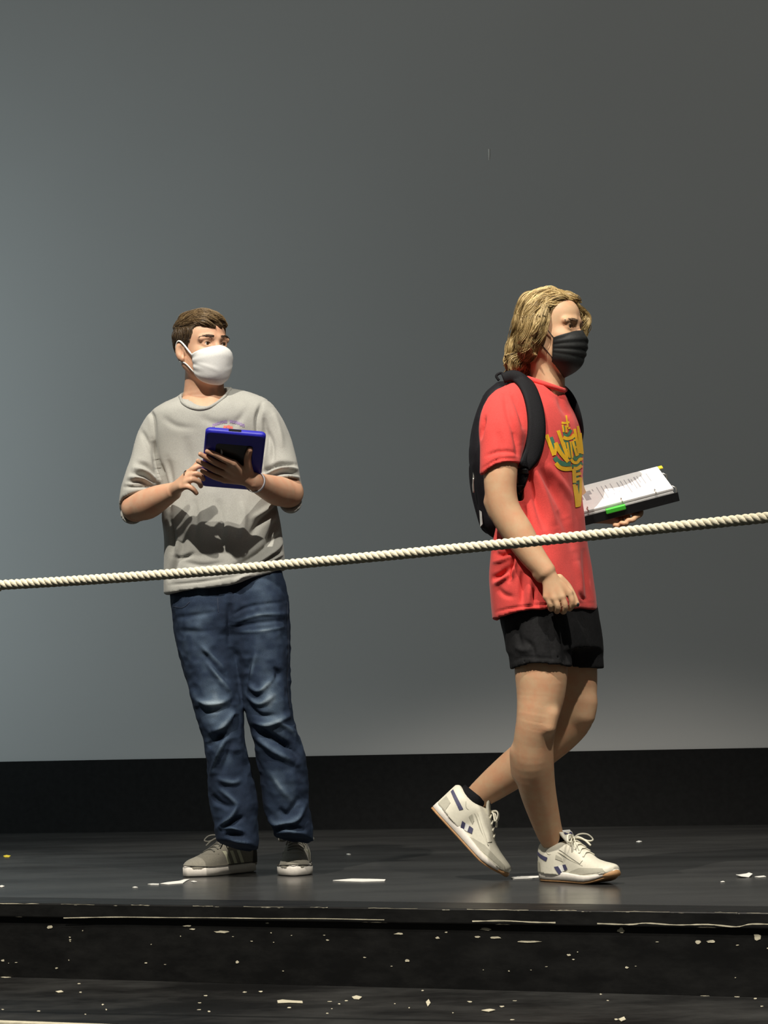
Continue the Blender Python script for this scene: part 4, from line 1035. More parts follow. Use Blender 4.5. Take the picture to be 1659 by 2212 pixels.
cxl = np.where(leg == 0, np.interp(py, [1280, 1400, 1540, 1650, 1820], [430, 440, 468, 490, 512]), np.interp(py, [1280, 1400, 1540, 1650, 1820], [570, 572, 585, 610, 632]))
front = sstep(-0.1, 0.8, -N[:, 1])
fade_light = 0.26 + front * (0.20 * np.exp(-((px - cxl) / 30) ** 2) * sstep(1860, 1500, py) + 0.16 * np.exp(-((py - 1530) / 55) ** 2 - ((px - cxl) / 32) ** 2))  # worn thighs and knees, over a base darkened to paint in shade
fade_light += 0.12 * vnoise(V * 22, 4) + 0.09 * vnoise(V * 60, 6)
for ln, w, am in JF:
    if am <= 0: continue
    m_ = (np.abs(px - np.mean([q[0] for q in ln])) < 90) & (np.abs(py - np.mean([q[1] for q in ln])) < 90)
    d, t = line_dist(px[m_], py[m_], ln); fade_light[m_] += 0.34 * front[m_] * np.exp(-(d / (w * 0.8)) ** 2) * np.sin(np.pi * np.clip(t, 0.05, 0.95))  # raised folds paled: wear plus highlights painted into the colour
jeans = mk('jeans', V, F, M['denim'], p1, attrs={'fade_light': np.clip(fade_light, 0, 1)}); bvj = bvh_of(V, F)
SEAM = simple('dark_denim_seam', (0.02, 0.03, 0.055), 0.85)
for s0 in ([(620, 1300), (622, 1400), (621, 1480), (626, 1530)], [(470, 1292), (471, 1310), (472, 1322)], [(374, 1310), (395, 1312), (410, 1300)]):
    Vp, Fp = decal(bvj, [(s0, 1.6)], 0.0012, 2.5); mk('seam', Vp, Fp, SEAM, jeans)
skate_shoe(p1, (*FL(547, 1882)[:2], 0.001), math.radians(180 + 47), mirror=-1, label='low grey suede shoe pointing left, pale stripes, white rubber sole')
skate_shoe(p1, (*(FL(633, 1893)[:2] + np.array([0.012, 0.292])), 0.001), math.radians(-92), mirror=1, label='low grey suede shoe pointing at the hall, white rubber sole')

# --- hair: short sides, longer top swept across the forehead
def hair_cap(H, hairline, off, h=0.003):
    lo = H.o - 0.19; hi = H.o + 0.19; v = Vol(lo, hi, h)
    sl, X, Y, Z = v.block(lo - 1, hi + 1)
    q = [((X - H.o[0]) * a[0] + (Y - H.o[1]) * a[1] + (Z - H.o[2]) * a[2]) / H.s for a in H.ax]
    return v, q
v, q = hair_cap(H1, None, None)
f_, l_, u_ = q
o_ = 0.004 + 0.011 * sstep(0.02, 0.09, u_)
k0 = np.sqrt(((f_ + 0.012) / (0.094 + o_)) ** 2 + (l_ / (0.073 + o_)) ** 2 + ((u_ - 0.028) / (0.083 + o_)) ** 2)
d = (k0 - 1) * 0.085
f0 = np.interp(u_.ravel(), [-0.105, -0.09, -0.055, -0.035, -0.030, 0.0, 0.03, 0.05, 0.066, 0.080, 0.10], [-0.16, -0.05, -0.034, -0.028, 0.016, 0.024, 0.040, 0.045, 0.056, 0.075, 0.3]).reshape(u_.shape)
f0 = f0 - 0.012 * sstep(0.02, -0.02, np.abs(l_) - 0.03) * 0
d = np.maximum(d, (f_ - f0) * 0.8)
# keep the ears clear
e0 = np.sqrt(((f_ + 0.006) / 0.021) ** 2 + ((np.abs(l_) - 0.08) / 0.03) ** 2 + ((u_ + 0.014) / 0.034) ** 2); d = np.maximum(d, (1 - e0) * 0.02)
v.d[...] = d.astype(np.float32)
# swept fringe
for (a, c, m_, r1, r2) in [((-0.02, -0.045, 0.100), (0.066, 0.010, 0.083), (0.05, -0.02, 0.104), 0.020, 0.014), ((0.02, -0.050, 0.090), (0.079, 0.022, 0.062), (0.068, -0.018, 0.088), 0.016, 0.010),
                            ((0.02, -0.01, 0.108), (0.070, 0.046, 0.066), (0.066, 0.020, 0.092), 0.018, 0.010), ((0.045, -0.046, 0.074), (0.086, -0.006, 0.056), (0.076, -0.034, 0.070), 0.011, 0.006), ((-0.05, 0.0, 0.11), (0.03, 0.04, 0.105), (-0.01, 0.02, 0.118), 0.02, 0.016)]:
    v.loft([(H1.w(*a), r1, r1 * 0.7), (H1.w(*m_), r1, r1 * 0.7), (H1.w(*c), r2, r2 * 0.7)], 0.012, ref=H1.u, sub=4)
V, F = v.mesh(3)
lc = H1.loc(V)
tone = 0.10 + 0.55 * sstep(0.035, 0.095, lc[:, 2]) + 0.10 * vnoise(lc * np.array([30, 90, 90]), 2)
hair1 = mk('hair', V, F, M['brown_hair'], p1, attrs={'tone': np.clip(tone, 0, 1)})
def flow1(p_, t, ph):
    f, l, u = H1.loc(p_)
    top = float(sstep(0.045, 0.075, u)); side = H1.u * -1.0 + H1.f * -0.25
    sweep = H1.f * 0.75 + H1.l * (0.85 if f > -0.02 else 0.3) - H1.u * (0.35 if f > 0.05 else 0.0)
    return top * sweep + (1 - top) * side
ln = comb_hair(V, F, 4200, flow1, lambda p_: 0.020 + 0.050 * float(sstep(0.04, 0.08, H1.loc(p_)[2])), 0.0028, 9, 8)
g = np.random.default_rng(2)
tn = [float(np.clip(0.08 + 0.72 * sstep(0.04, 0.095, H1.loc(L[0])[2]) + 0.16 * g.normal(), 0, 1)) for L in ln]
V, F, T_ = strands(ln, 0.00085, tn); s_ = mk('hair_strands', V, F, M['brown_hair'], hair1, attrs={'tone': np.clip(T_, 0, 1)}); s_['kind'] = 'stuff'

# --- ring, wristband
c = P(404, 1025, 6.945); T = unit(P(418, 1020, 6.93) - P(402, 1027, 6.955)); a = unit(np.cross(T, UP)); b2 = np.cross(T, a); th = np.arange(20) / 20 * 2 * np.pi
V, F = tube(c + 0.0122 * (np.cos(th)[:, None] * a + np.sin(th)[:, None] * b2), 0.0013, 6, closed=True); mk('finger_ring', V, F, M['ring_dark'], p1)
c = P(551, 1041, 6.942); T = unit(P(572, 1050, 7.01) - P(549, 1040, 6.935)); a = unit(np.cross(T, UP)); b2 = np.cross(T, a); th = np.arange(32) / 32 * 2 * np.pi
ringp = c + 0.0315 * (np.cos(th)[:, None] * a + np.sin(th)[:, None] * b2); parts = []
V = np.vstack([ringp - T * 0.0055, ringp + T * 0.0055, ringp * 1.0 + T * 0.0055 + (ringp - c) * 0.04, ringp - T * 0.0055 + (ringp - c) * 0.04]); n = 32
F = [(i + a0 * n, (i + 1) % n + a0 * n, (i + 1) % n + ((a0 + 1) % 4) * n, i + ((a0 + 1) % 4) * n) for a0 in range(4) for i in range(n)]
mk('wristband', V, F, M['wristband'], p1)

# --- the tablet
TL, TR, BR, BL = P(444, 935, ytab(936)), P(575, 934, ytab(936)), P(562, 1052, ytab(1052)), P(432, 1056, ytab(1056))
ux = unit(TR - TL + 0.0); uy = unit((BL + BR - TL - TR) / 2); ux = unit(ux - uy * (ux @ uy)); un = np.cross(ux, uy); un = un if un[1] < 0 else -un
c = (TL + TR + BL + BR) / 4; tw, thh = np.linalg.norm(TR - TL) / 2 * 1.0, np.linalg.norm((BL + BR - TL - TR) / 2) / 2 * 1.02
def rrect(c, ax_, ay_, hw, hh, r, n=6):
    out = []
    for (sx, sy, a0) in ((1, 1, 0), (-1, 1, 90), (-1, -1, 180), (1, -1, 270)):
        for i in range(n + 1):
            t = math.radians(a0 + 90 * i / n); out.append(c + ax_ * (sx * (hw - r) + r * math.cos(t)) + ay_ * (sy * (hh - r) + r * math.sin(t)))
    return np.array(out)
tab = empty('tablet', c); tag(tab, 'tablet in a chunky blue case held by the person in grey', 'tablet')
def plate(name, hw, hh, r, n0, n1, mat, inset=0.004, parent=tab):
    A = rrect(c + un * n0, ux, uy, hw - inset, hh - inset, r); B0 = rrect(c + un * (n0 + (n1 - n0) * 0.25), ux, uy, hw, hh, r); B1 = rrect(c + un * (n0 + (n1 - n0) * 0.75), ux, uy, hw, hh, r); C1 = rrect(c + un * n1, ux, uy, hw - inset, hh - inset, r)
    n = len(A); V = np.vstack([A, B0, B1, C1]); F = [(i + k * n, (i + 1) % n + k * n, (i + 1) % n + (k + 1) * n, i + (k + 1) * n) for k in range(3) for i in range(n)] + [tuple(range(n))[::-1], tuple(range(3 * n, 4 * n))]
    return mk(name, V, F, mat, parent, smooth=False)
case = bevel(plate('case', tw, thh, 0.014, -0.018, 0.005, M['blue_case'], 0.006), 0.003, 3)
plate('back_panel', tw * 0.62, thh * 0.60, 0.010, 0.0035, 0.0052, M['tablet_back'], 0.0006, case)
plate('screen', tw * 0.88, thh * 0.90, 0.006, -0.0175, -0.0155, M['glass'], 0.0004)
# charging slot in the top rim and the pale pen clip on the back
e = c - uy * thh; V, F = slab([e - ux * 0.022 - un * 0.010 - uy * 0.0008, e + ux * 0.016 - un * 0.010 - uy * 0.0008, e + ux * 0.016 - un * 0.002 - uy * 0.0008, e - ux * 0.022 - un * 0.002 - uy * 0.0008], -uy, 0.0006)
mk('port_slot', V, F, M['tablet_back'], case, smooth=False)
k = hp(477, 975, 0.0); k = c + ux * ((k - c) @ ux) + uy * ((k - c) @ uy) + un * 0.007
L = cat_rom(np.array([k - uy * 0.016, k + ux * 0.003, k + uy * 0.016]), 5); V, F = tube(L, 0.0035 * np.sin(np.pi * np.linspace(0.06, 0.94, len(L))), 7, flat=0.6)
mk('pale_clip', V, F, M['reflective'], case)

# ================================================================== person in the red T-shirt
YR = 6.65; YAW2 = math.radians(58)
p2 = empty('person', (*FL(1240, 1900)[:2], 0.0))
tag(p2, 'walking person in red T-shirt, black shorts, black mask and backpack', 'person')
H2 = Head(P(1189, 711, 6.63), math.radians(60), pitch=math.radians(-3), roll=math.radians(0), sc=0.985)
fw = np.array([math.sin(YAW2), -math.cos(YAW2), 0]); lf = np.array([math.cos(YAW2), math.sin(YAW2), 0])
TORSO2 = [(842, 1092, 1205), (862, 1074, 1222), (890, 1064, 1241), (935, 1062, 1256), (1000, 1066, 1260), (1060, 1072, 1256), (1120, 1076, 1262), (1180, 1064, 1270), (1240, 1058, 1278), (1300, 1063, 1286), (1350, 1068, 1290)]
R2 = rows(TORSO2, YR, 0.62, YAW2)
v = Vol(P(985, 1876, 6.65) * [1, 0, 1] + [0, 6.30, 0], P(1400, 610, 6.65) * [1, 0, 1] + [0, 7.02, 0], 0.0031)
v.slices([(z, x, y, a * 0.86, b_ * 0.86) for z, x, y, a, b_ in rows([(856, 1112, 1195), (885, 1080, 1232), (935, 1070, 1250), (1000, 1074, 1252), (1060, 1080, 1248), (1120, 1088, 1250), (1180, 1094, 1255), (1240, 1098, 1258), (1300, 1100, 1265), (1340, 1105, 1268)], YR, 0.62, YAW2)], YAW2, 0.02)
v.loft(nodes([(1182, 765, 6.64, 38), (1183, 800, 6.645, 38), (1181, 832, 6.65, 40), (1172, 868, 6.66, 52)]), 0.02)
head_skin(v, H2)
v.loft(nodes([(1165, 785, 6.612, 6), (1194, 840, 6.602, 5)]), 0.03)             # neck tendon
# near arm
ARM = [(1102, 884, 6.55, 34), (1084, 950, 6.49, 40), (1081, 1015, 6.465, 37), (1082, 1065, 6.46, 34.5), (1092, 1106, 6.46, 34.5), (1120, 1152, 6.455, 34), (1150, 1200, 6.445, 28), (1178, 1234, 6.435, 22.5)]
v.loft(nodes(ARM), 0.015)
v.loft(nodes([(1060, 1085, 6.475, 14), (1070, 1105, 6.475, 14)]), 0.02)         # elbow
v.loft(nodes([(1160, 1243, 6.44, 8), (1166, 1250, 6.44, 8)]), 0.014)           # wrist bone
def hc(px, py, off): return P(px, py, 6.435 + off)
hand(v, hc(1186, 1240, 0.0), None,
     [[hc(1229, 1281, 0.004), hc(1236, 1300, 0.004), hc(1231, 1315, 0.018), hc(1224, 1310, 0.034)],
      [hc(1214, 1289, -0.012), hc(1221, 1310, -0.010), hc(1217, 1322, 0.008), hc(1211, 1314, 0.028)],
      [hc(1197, 1292, -0.014), hc(1205, 1311, -0.014), hc(1203, 1321, 0.006), hc(1198, 1312, 0.026)],
      [hc(1181, 1289, -0.006), hc(1190, 1307, -0.008), hc(1190, 1316, 0.008), hc(1186, 1308, 0.024)]],
     [hc(1208, 1250, 0.022), hc(1226, 1268, 0.026), hc(1238, 1288, 0.018), hc(1246, 1305, 0.010)], fr=0.0088)
# far arm, bent to carry the binder
v.loft(nodes([(1205, 880, 6.80, 38), (1222, 970, 6.84, 34), (1232, 1060, 6.86, 31), (1262, 1098, 6.86, 29), (1300, 1106, 6.84, 25), (1326, 1112, 6.82, 21)]), 0.015)
def hd(px, py, y): return P(px, py, y)
hand(v, hd(1326, 1112, 6.82), None,
     [[hd(1366, 1098, 6.78), hd(1380, 1096, 6.755), hd(1384, 1110, 6.73), hd(1373, 1118, 6.722)],
      [hd(1356, 1106, 6.772), hd(1370, 1108, 6.74), hd(1369, 1122, 6.715), hd(1358, 1124, 6.712)],
      [hd(1344, 1113, 6.772), hd(1356, 1117, 6.738), hd(1353, 1130, 6.712), hd(1342, 1130, 6.712)],
      [hd(1333, 1119, 6.776), hd(1342, 1124, 6.742), hd(1338, 1135, 6.72), hd(1328, 1134, 6.72)]],
     [hd(1336, 1112, 6.80), hd(1346, 1104, 6.76), hd(1356, 1100, 6.725), hd(1366, 1094, 6.712)], fr=0.0088)
# legs
NEAR = [(1165, 1335, 6.59, 54), (1167, 1400, 6.57, 57), (1169, 1450, 6.56, 57), (1168, 1500, 6.56, 52), (1160, 1555, 6.56, 44.5), (1153, 1600, 6.58, 43), (1152, 1645, 6.605, 44), (1160, 1700, 6.65, 39.5), (1174, 1755, 6.70, 33.5), (1188, 1800, 6.74, 28), (1203, 1830, 6.762, 25.5), (1210, 1862, 6.768, 24)]
v.loft(nodes(NEAR), 0.02)
FAR = [(1218, 1335, 6.74, 52), (1232, 1400, 6.76, 54), (1238, 1450, 6.765, 52), (1243, 1500, 6.77, 46), (1240, 1548, 6.78, 42), (1212, 1583, 6.80, 41), (1165, 1618, 6.83, 43), (1115, 1658, 6.86, 41), (1070, 1692, 6.88, 35), (1032, 1722, 6.895, 28, 0.034), (1012, 1748, 6.90, 26, 0.031)]
v.loft(nodes(FAR), 0.016)
v.loft(nodes([(1266, 1520, 6.74, 20), (1262, 1545, 6.74, 20)]), 0.03)           # far knee cap
v.loft(nodes([(1192, 1545, 6.52, 9), (1188, 1572, 6.52, 9)]), 0.03)             # near knee cap
v.loft(nodes([(1122, 1625, 6.61, 17), (1123, 1665, 6.64, 17)]), 0.03)           # calf
V, F = v.mesh(2)
body2 = mk('body', V, F, M['skin2'], p2); bvb2 = bvh_of(V, F)
eyes(H2, p2, M['brow_light'], browy=0.017, look=0.0)
mask(H2, bvb2, M['black_mask'], p2, 'black', phim=1.0)
# dark thumbnail
c = hc(1248.5, 1306, 0.001)
v = Vol(c - 0.02, c + 0.02, 0.0012); v.ell(c, np.eye(3), np.array([0.004, 0.0035, 0.006]), 0.002); Vn, Fn = v.mesh(2); mk('thumbnail', Vn, Fn, M['ring_dark'], p2)

# --- T-shirt
v = Vol(P(1010, 1370, 6.65) * [1, 0, 1] + [0, 6.34, 0], P(1320, 800, 6.65) * [1, 0, 1] + [0, 7.0, 0], 0.0042)
hx = [P(x, y, 6.6) for x, y in ((1020, 1348), (1072, 1337), (1105, 1327), (1140, 1320), (1190, 1317), (1240, 1315), (1287, 1313), (1330, 1312))]
v.slices(R2, YAW2, 0.02, zcut=([q[0] for q in hx], [q[2] for q in hx]))
v.loft(nodes([(1172, 866, 6.655, 34, 0.06), (1130, 862, 6.60, 36, 0.055), (1098, 878, 6.54, 46, 0.058), (1086, 920, 6.495, 50, 0.060), (1083, 965, 6.475, 46, 0.058), (1081, 1003, 6.465, 43.5, 0.056), (1080, 1018, 6.465, 43, 0.056)]), 0.022)
v.loft(nodes([(1178, 866, 6.655, 34, 0.06), (1190, 876, 6.74, 36, 0.055), (1204, 900, 6.79, 42, 0.058), (1212, 960, 6.83, 40, 0.058), (1218, 1000, 6.84, 38, 0.056)]), 0.022)
# sleeve hem cut and arm hole
zc = [P(x, y, 6.47) for x, y in ((1020, 1036), (1043, 1026), (1062, 1010), (1082, 1003), (1100, 1001), (1124, 1003), (1140, 1010))]
sl, X, Y, Z = v.block((P(1020, 1000, 6.47)[0], 6.3, P(1100, 1075, 6.47)[2]), (P(1126, 1000, 6.47)[0], 6.545, P(1100, 985, 6.47)[2]))
zl = np.interp(X.ravel(), [q[0] for q in zc], [q[2] for q in zc])[:, None, None]
cutm = (zl - Z) + 0 * Y
armside = ((X - P(1124, 1003, 6.47)[0]) + 0 * Y + 0 * Z)
v.comb(sl, np.maximum(cutm, -0.05).astype(np.float32), 0.003, 'i')
v.loft(nodes([(1081, 1060, 6.465, 37, 0.050), (1081, 1015, 6.465, 38.5, 0.051), (1082, 985, 6.475, 36, 0.048)]), 0.004, 's')
# neck opening
v.loft([(P(1182, 806, 6.64), 0.056, 0.050), (P(1182, 832, 6.642), 0.055, 0.050), (P(1183, 846, 6.638), 0.046, 0.044)], 0.006, 's', ref=fw)
# hem opening
v.slices([(z, x, y, a - 0.008, b_ - 0.008) for z, x, y, a, b_ in rows([(1295, 1063, 1286), (1320, 1066, 1288), (1345, 1068, 1290), (1375, 1068, 1290)], YR, 0.62, YAW2)], YAW2, 0.004, 's')
V, F = v.mesh(2)
V = wrinkle(V, F, 0.0018, 15, 31, (1, 1, 0.6)); V = wrinkle(V, F, 0.0040, 7, 33, (1, 1, 0.40))
TF = [([(1090, 845), (1100, 900), (1125, 960)], 8, -0.005), ([(1105, 850), (1125, 890), (1134, 930)], 6, -0.006), ([(1048, 900), (1040, 930), (1036, 950)], 4, -0.008), ([(1050, 985), (1080, 975), (1118, 978)], 4, -0.003), ([(1042, 1012), (1078, 992), (1120, 991)], 2.5, -0.003),
      ([(1075, 930), (1082, 960), (1086, 990)], 8, -0.003), ([(1110, 930), (1118, 960), (1120, 990)], 7, -0.005),
      ([(1140, 1010), (1155, 1070), (1180, 1150)], 8, -0.009), ([(1150, 1000), (1172, 1060), (1200, 1140)], 9, 0.006), ([(1130, 1090), (1148, 1150), (1160, 1190)], 7, -0.006), ([(1165, 1010), (1195, 1060), (1225, 1120)], 9, -0.006),
      ([(1180, 1000), (1210, 1040), (1238, 1080)], 9, 0.004), ([(1205, 1100), (1225, 1140), (1240, 1190)], 10, -0.004),
      ([(1066, 1195), (1085, 1200), (1108, 1190)], 6, -0.006), ([(1064, 1215), (1085, 1210), (1105, 1200)], 5, 0.005), ([(1062, 1250), (1080, 1242), (1105, 1222)], 6, -0.007), ([(1068, 1262), (1085, 1252), (1112, 1232)], 5, 0.005), ([(1110, 1200), (1106, 1225), (1100, 1255)], 4, -0.012), ([(1116, 1195), (1112, 1225), (1108, 1250)], 4, 0.008),
      ([(1130, 1230), (1128, 1270), (1126, 1310)], 7, -0.008), ([(1145, 1240), (1143, 1275), (1140, 1312)], 7, 0.005), ([(1155, 1270), (1153, 1290), (1155, 1312)], 4, -0.005), ([(1070, 1322), (1110, 1313), (1180, 1306), (1285, 1302)], 2.5, -0.0025),
      ([(1075, 1270), (1090, 1285), (1110, 1290)], 6, -0.003), ([(1262, 1180), (1268, 1240), (1272, 1300)], 8, -0.005), ([(1245, 1210), (1252, 1250), (1256, 1300)], 9, 0.004), ([(1250, 1280), (1258, 1292), (1270, 1296)], 4, -0.004),
      ([(1205, 850), (1215, 880), (1232, 900)], 7, -0.003), ([(1072, 1150), (1073, 1172), (1064, 1200)], 5, -0.005)]
V = folds(V, F, [(a, w * 0.9, m_ * 2.0) for a, w, m_ in TF])
shirt2 = mk('tshirt', V, F, M['red_cotton'], p2); bvs2 = bvh_of(V, F)
th = np.arange(36) / 36 * 2 * np.pi; cc = P(1180, 831, 6.645)
L = np.array([cc + lf * 0.062 * math.cos(t) + fw * 0.053 * math.sin(t) + UP * (-0.021 * math.sin(t) + 0.004 * abs(math.cos(t))) for t in th])
Vc, Fc = tube(L, 0.0075, 8, closed=True); mk('collar', Vc, Fc, M['red_cotton'], shirt2)
# chest print: hand-drawn yellow lettering with green shadows
k = 5.027
def c8(L): return [(1150 + x / k, 860 + y / k) for x, y in L]
def film(name, S_, w, mat, lift):
    Vp, Fp = decal(bvs2, [(c8(a), w * ww / k) for a, ww in S_], lift, 1.6)
    o = mk(name, Vp, Fp, M[mat], shirt2); o['kind'] = 'stuff'; return o
G_ = [([(195, 425), (215, 480), (235, 560)], 34), ([(240, 640), (270, 680), (330, 712), (415, 716)], 36), ([(335, 395), (355, 402), (385, 400), (420, 345)], 22), ([(335, 300), (340, 340), (340, 390)], 14), ([(335, 465), (395, 465)], 18), ([(425, 440), (462, 432)], 18),
      ([(350, 480), (390, 660)], 40), ([(405, 480), (420, 660)], 30), ([(440, 470), (490, 625)], 44), ([(445, 630), (475, 665), (520, 625), (550, 610)], 28), ([(420, 735), (470, 742), (510, 720), (548, 700)], 26),
      ([(455, 795), (515, 785)], 16), ([(455, 858), (505, 850)], 16), ([(440, 920), (490, 915)], 24), ([(455, 940), (480, 1140)], 26), ([(512, 880), (512, 1130)], 26), ([(285, 500), (340, 620)], 20)]
Y_ = [([(148, 398), (190, 510), (232, 622)], 28), ([(236, 618), (250, 545), (246, 490)], 22), ([(246, 485), (300, 590), (385, 690)], 30), ([(275, 352), (320, 480), (380, 640)], 26), ([(362, 190), (366, 222), (372, 262)], 12), ([(312, 268), (350, 272), (396, 262)], 16),
      ([(322, 290), (334, 370)], 14), ([(375, 270), (378, 320)], 14), ([(358, 300), (365, 375)], 16), ([(385, 335), (405, 320)], 12), ([(330, 425), (370, 440), (420, 430), (452, 395)], 26),
      ([(340, 480), (375, 650)], 14), ([(372, 480), (402, 650)], 14), ([(360, 560), (395, 555)], 12), ([(408, 470), (430, 650)], 14), ([(432, 465), (478, 630)], 18), ([(440, 460), (468, 455)], 14), ([(452, 535), (480, 530)], 14), ([(472, 615), (498, 608)], 16),
      ([(452, 335), (475, 450), (500, 600)], 20), ([(488, 305), (505, 450), (515, 600)], 18), ([(515, 380), (528, 500), (540, 615)], 18), ([(250, 705), (290, 750), (350, 770), (425, 765)], 30), ([(415, 660), (440, 695), (480, 700), (515, 660), (552, 680)], 22),
      ([(440, 760), (480, 765), (530, 730)], 26), ([(445, 770), (450, 850), (452, 920)], 28), ([(465, 830), (525, 815)], 22), ([(460, 885), (520, 870)], 22), ([(448, 935), (465, 1050), (480, 1185)], 24), ([(520, 860), (518, 1000), (508, 1160)], 20), ([(470, 950), (490, 1050), (505, 1150)], 16), ([(478, 1165), (515, 1155)], 28)]
film('chest_print_green', G_, 1.45, 'print_green', 0.0010); film('chest_print_yellow', Y_, 1.45, 'print_yellow', 0.0018)

# --- shorts
v = Vol(P(1040, 1470, 6.65) * [1, 0, 1] + [0, 6.34, 0], P(1350, 1230, 6.65) * [1, 0, 1] + [0, 7.0, 0], 0.0045)
hp2 = rows([(1240, 1078, 1268), (1290, 1080, 1276), (1330, 1086, 1284), (1365, 1094, 1290), (1400, 1100, 1294)], 6.66, 0.66, YAW2)
v.slices(hp2, YAW2, 0.02)
v.loft(nodes([(1157, 1330, 6.58, 70, 0.10), (1164, 1390, 6.57, 66, 0.096), (1170, 1452, 6.565, 66, 0.096)]), 0.03)
v.loft(nodes([(1224, 1330, 6.75, 64, 0.10), (1238, 1390, 6.765, 62, 0.096), (1246, 1452, 6.77, 58, 0.094)]), 0.03)
hx = [P(x, y, 6.62) for x, y in ((1080, 1450), (1105, 1446), (1140, 1435), (1180, 1437), (1225, 1441), (1265, 1442), (1310, 1441))]
sl, X, Y, Z = v.block((-9, -9, -9), (9, 9, 9))
zl = np.interp(X.ravel(), [q[0] for q in hx], [q[2] for q in hx])[:, None, None]
v.comb(sl, np.maximum((zl - Z) + 0 * Y, -0.08).astype(np.float32), 0.003, 'i')
v.loft(nodes([(1169, 1480, 6.562, 60, 0.088), (1168, 1425, 6.565, 60, 0.088), (1167, 1412, 6.565, 50, 0.08)]), 0.004, 's')
v.loft(nodes([(1243, 1480, 6.768, 53, 0.086), (1240, 1425, 6.765, 53, 0.086), (1238, 1412, 6.765, 46, 0.08)]), 0.004, 's')
V, F = v.mesh(2)
V = wrinkle(V, F, 0.003, 14, 41, (1, 1, 0.7))
V = folds(V, F, [([(1120, 1330), (1117, 1365), (1128, 1400)], 6, -0.007), ([(1112, 1395), (1130, 1405), (1150, 1400)], 6, 0.007), ([(1130, 1380), (1150, 1400), (1155, 1430)], 6, -0.007), ([(1215, 1340), (1222, 1390), (1228, 1438)], 8, -0.012), ([(1240, 1330), (1250, 1380), (1255, 1430)], 10, 0.006), ([(1180, 1340), (1190, 1390), (1195, 1430)], 9, -0.005), ([(1106, 1428), (1140, 1420), (1220, 1425)], 2.5, -0.003)])
mk('shorts', V, F, M['black_cloth'], p2)

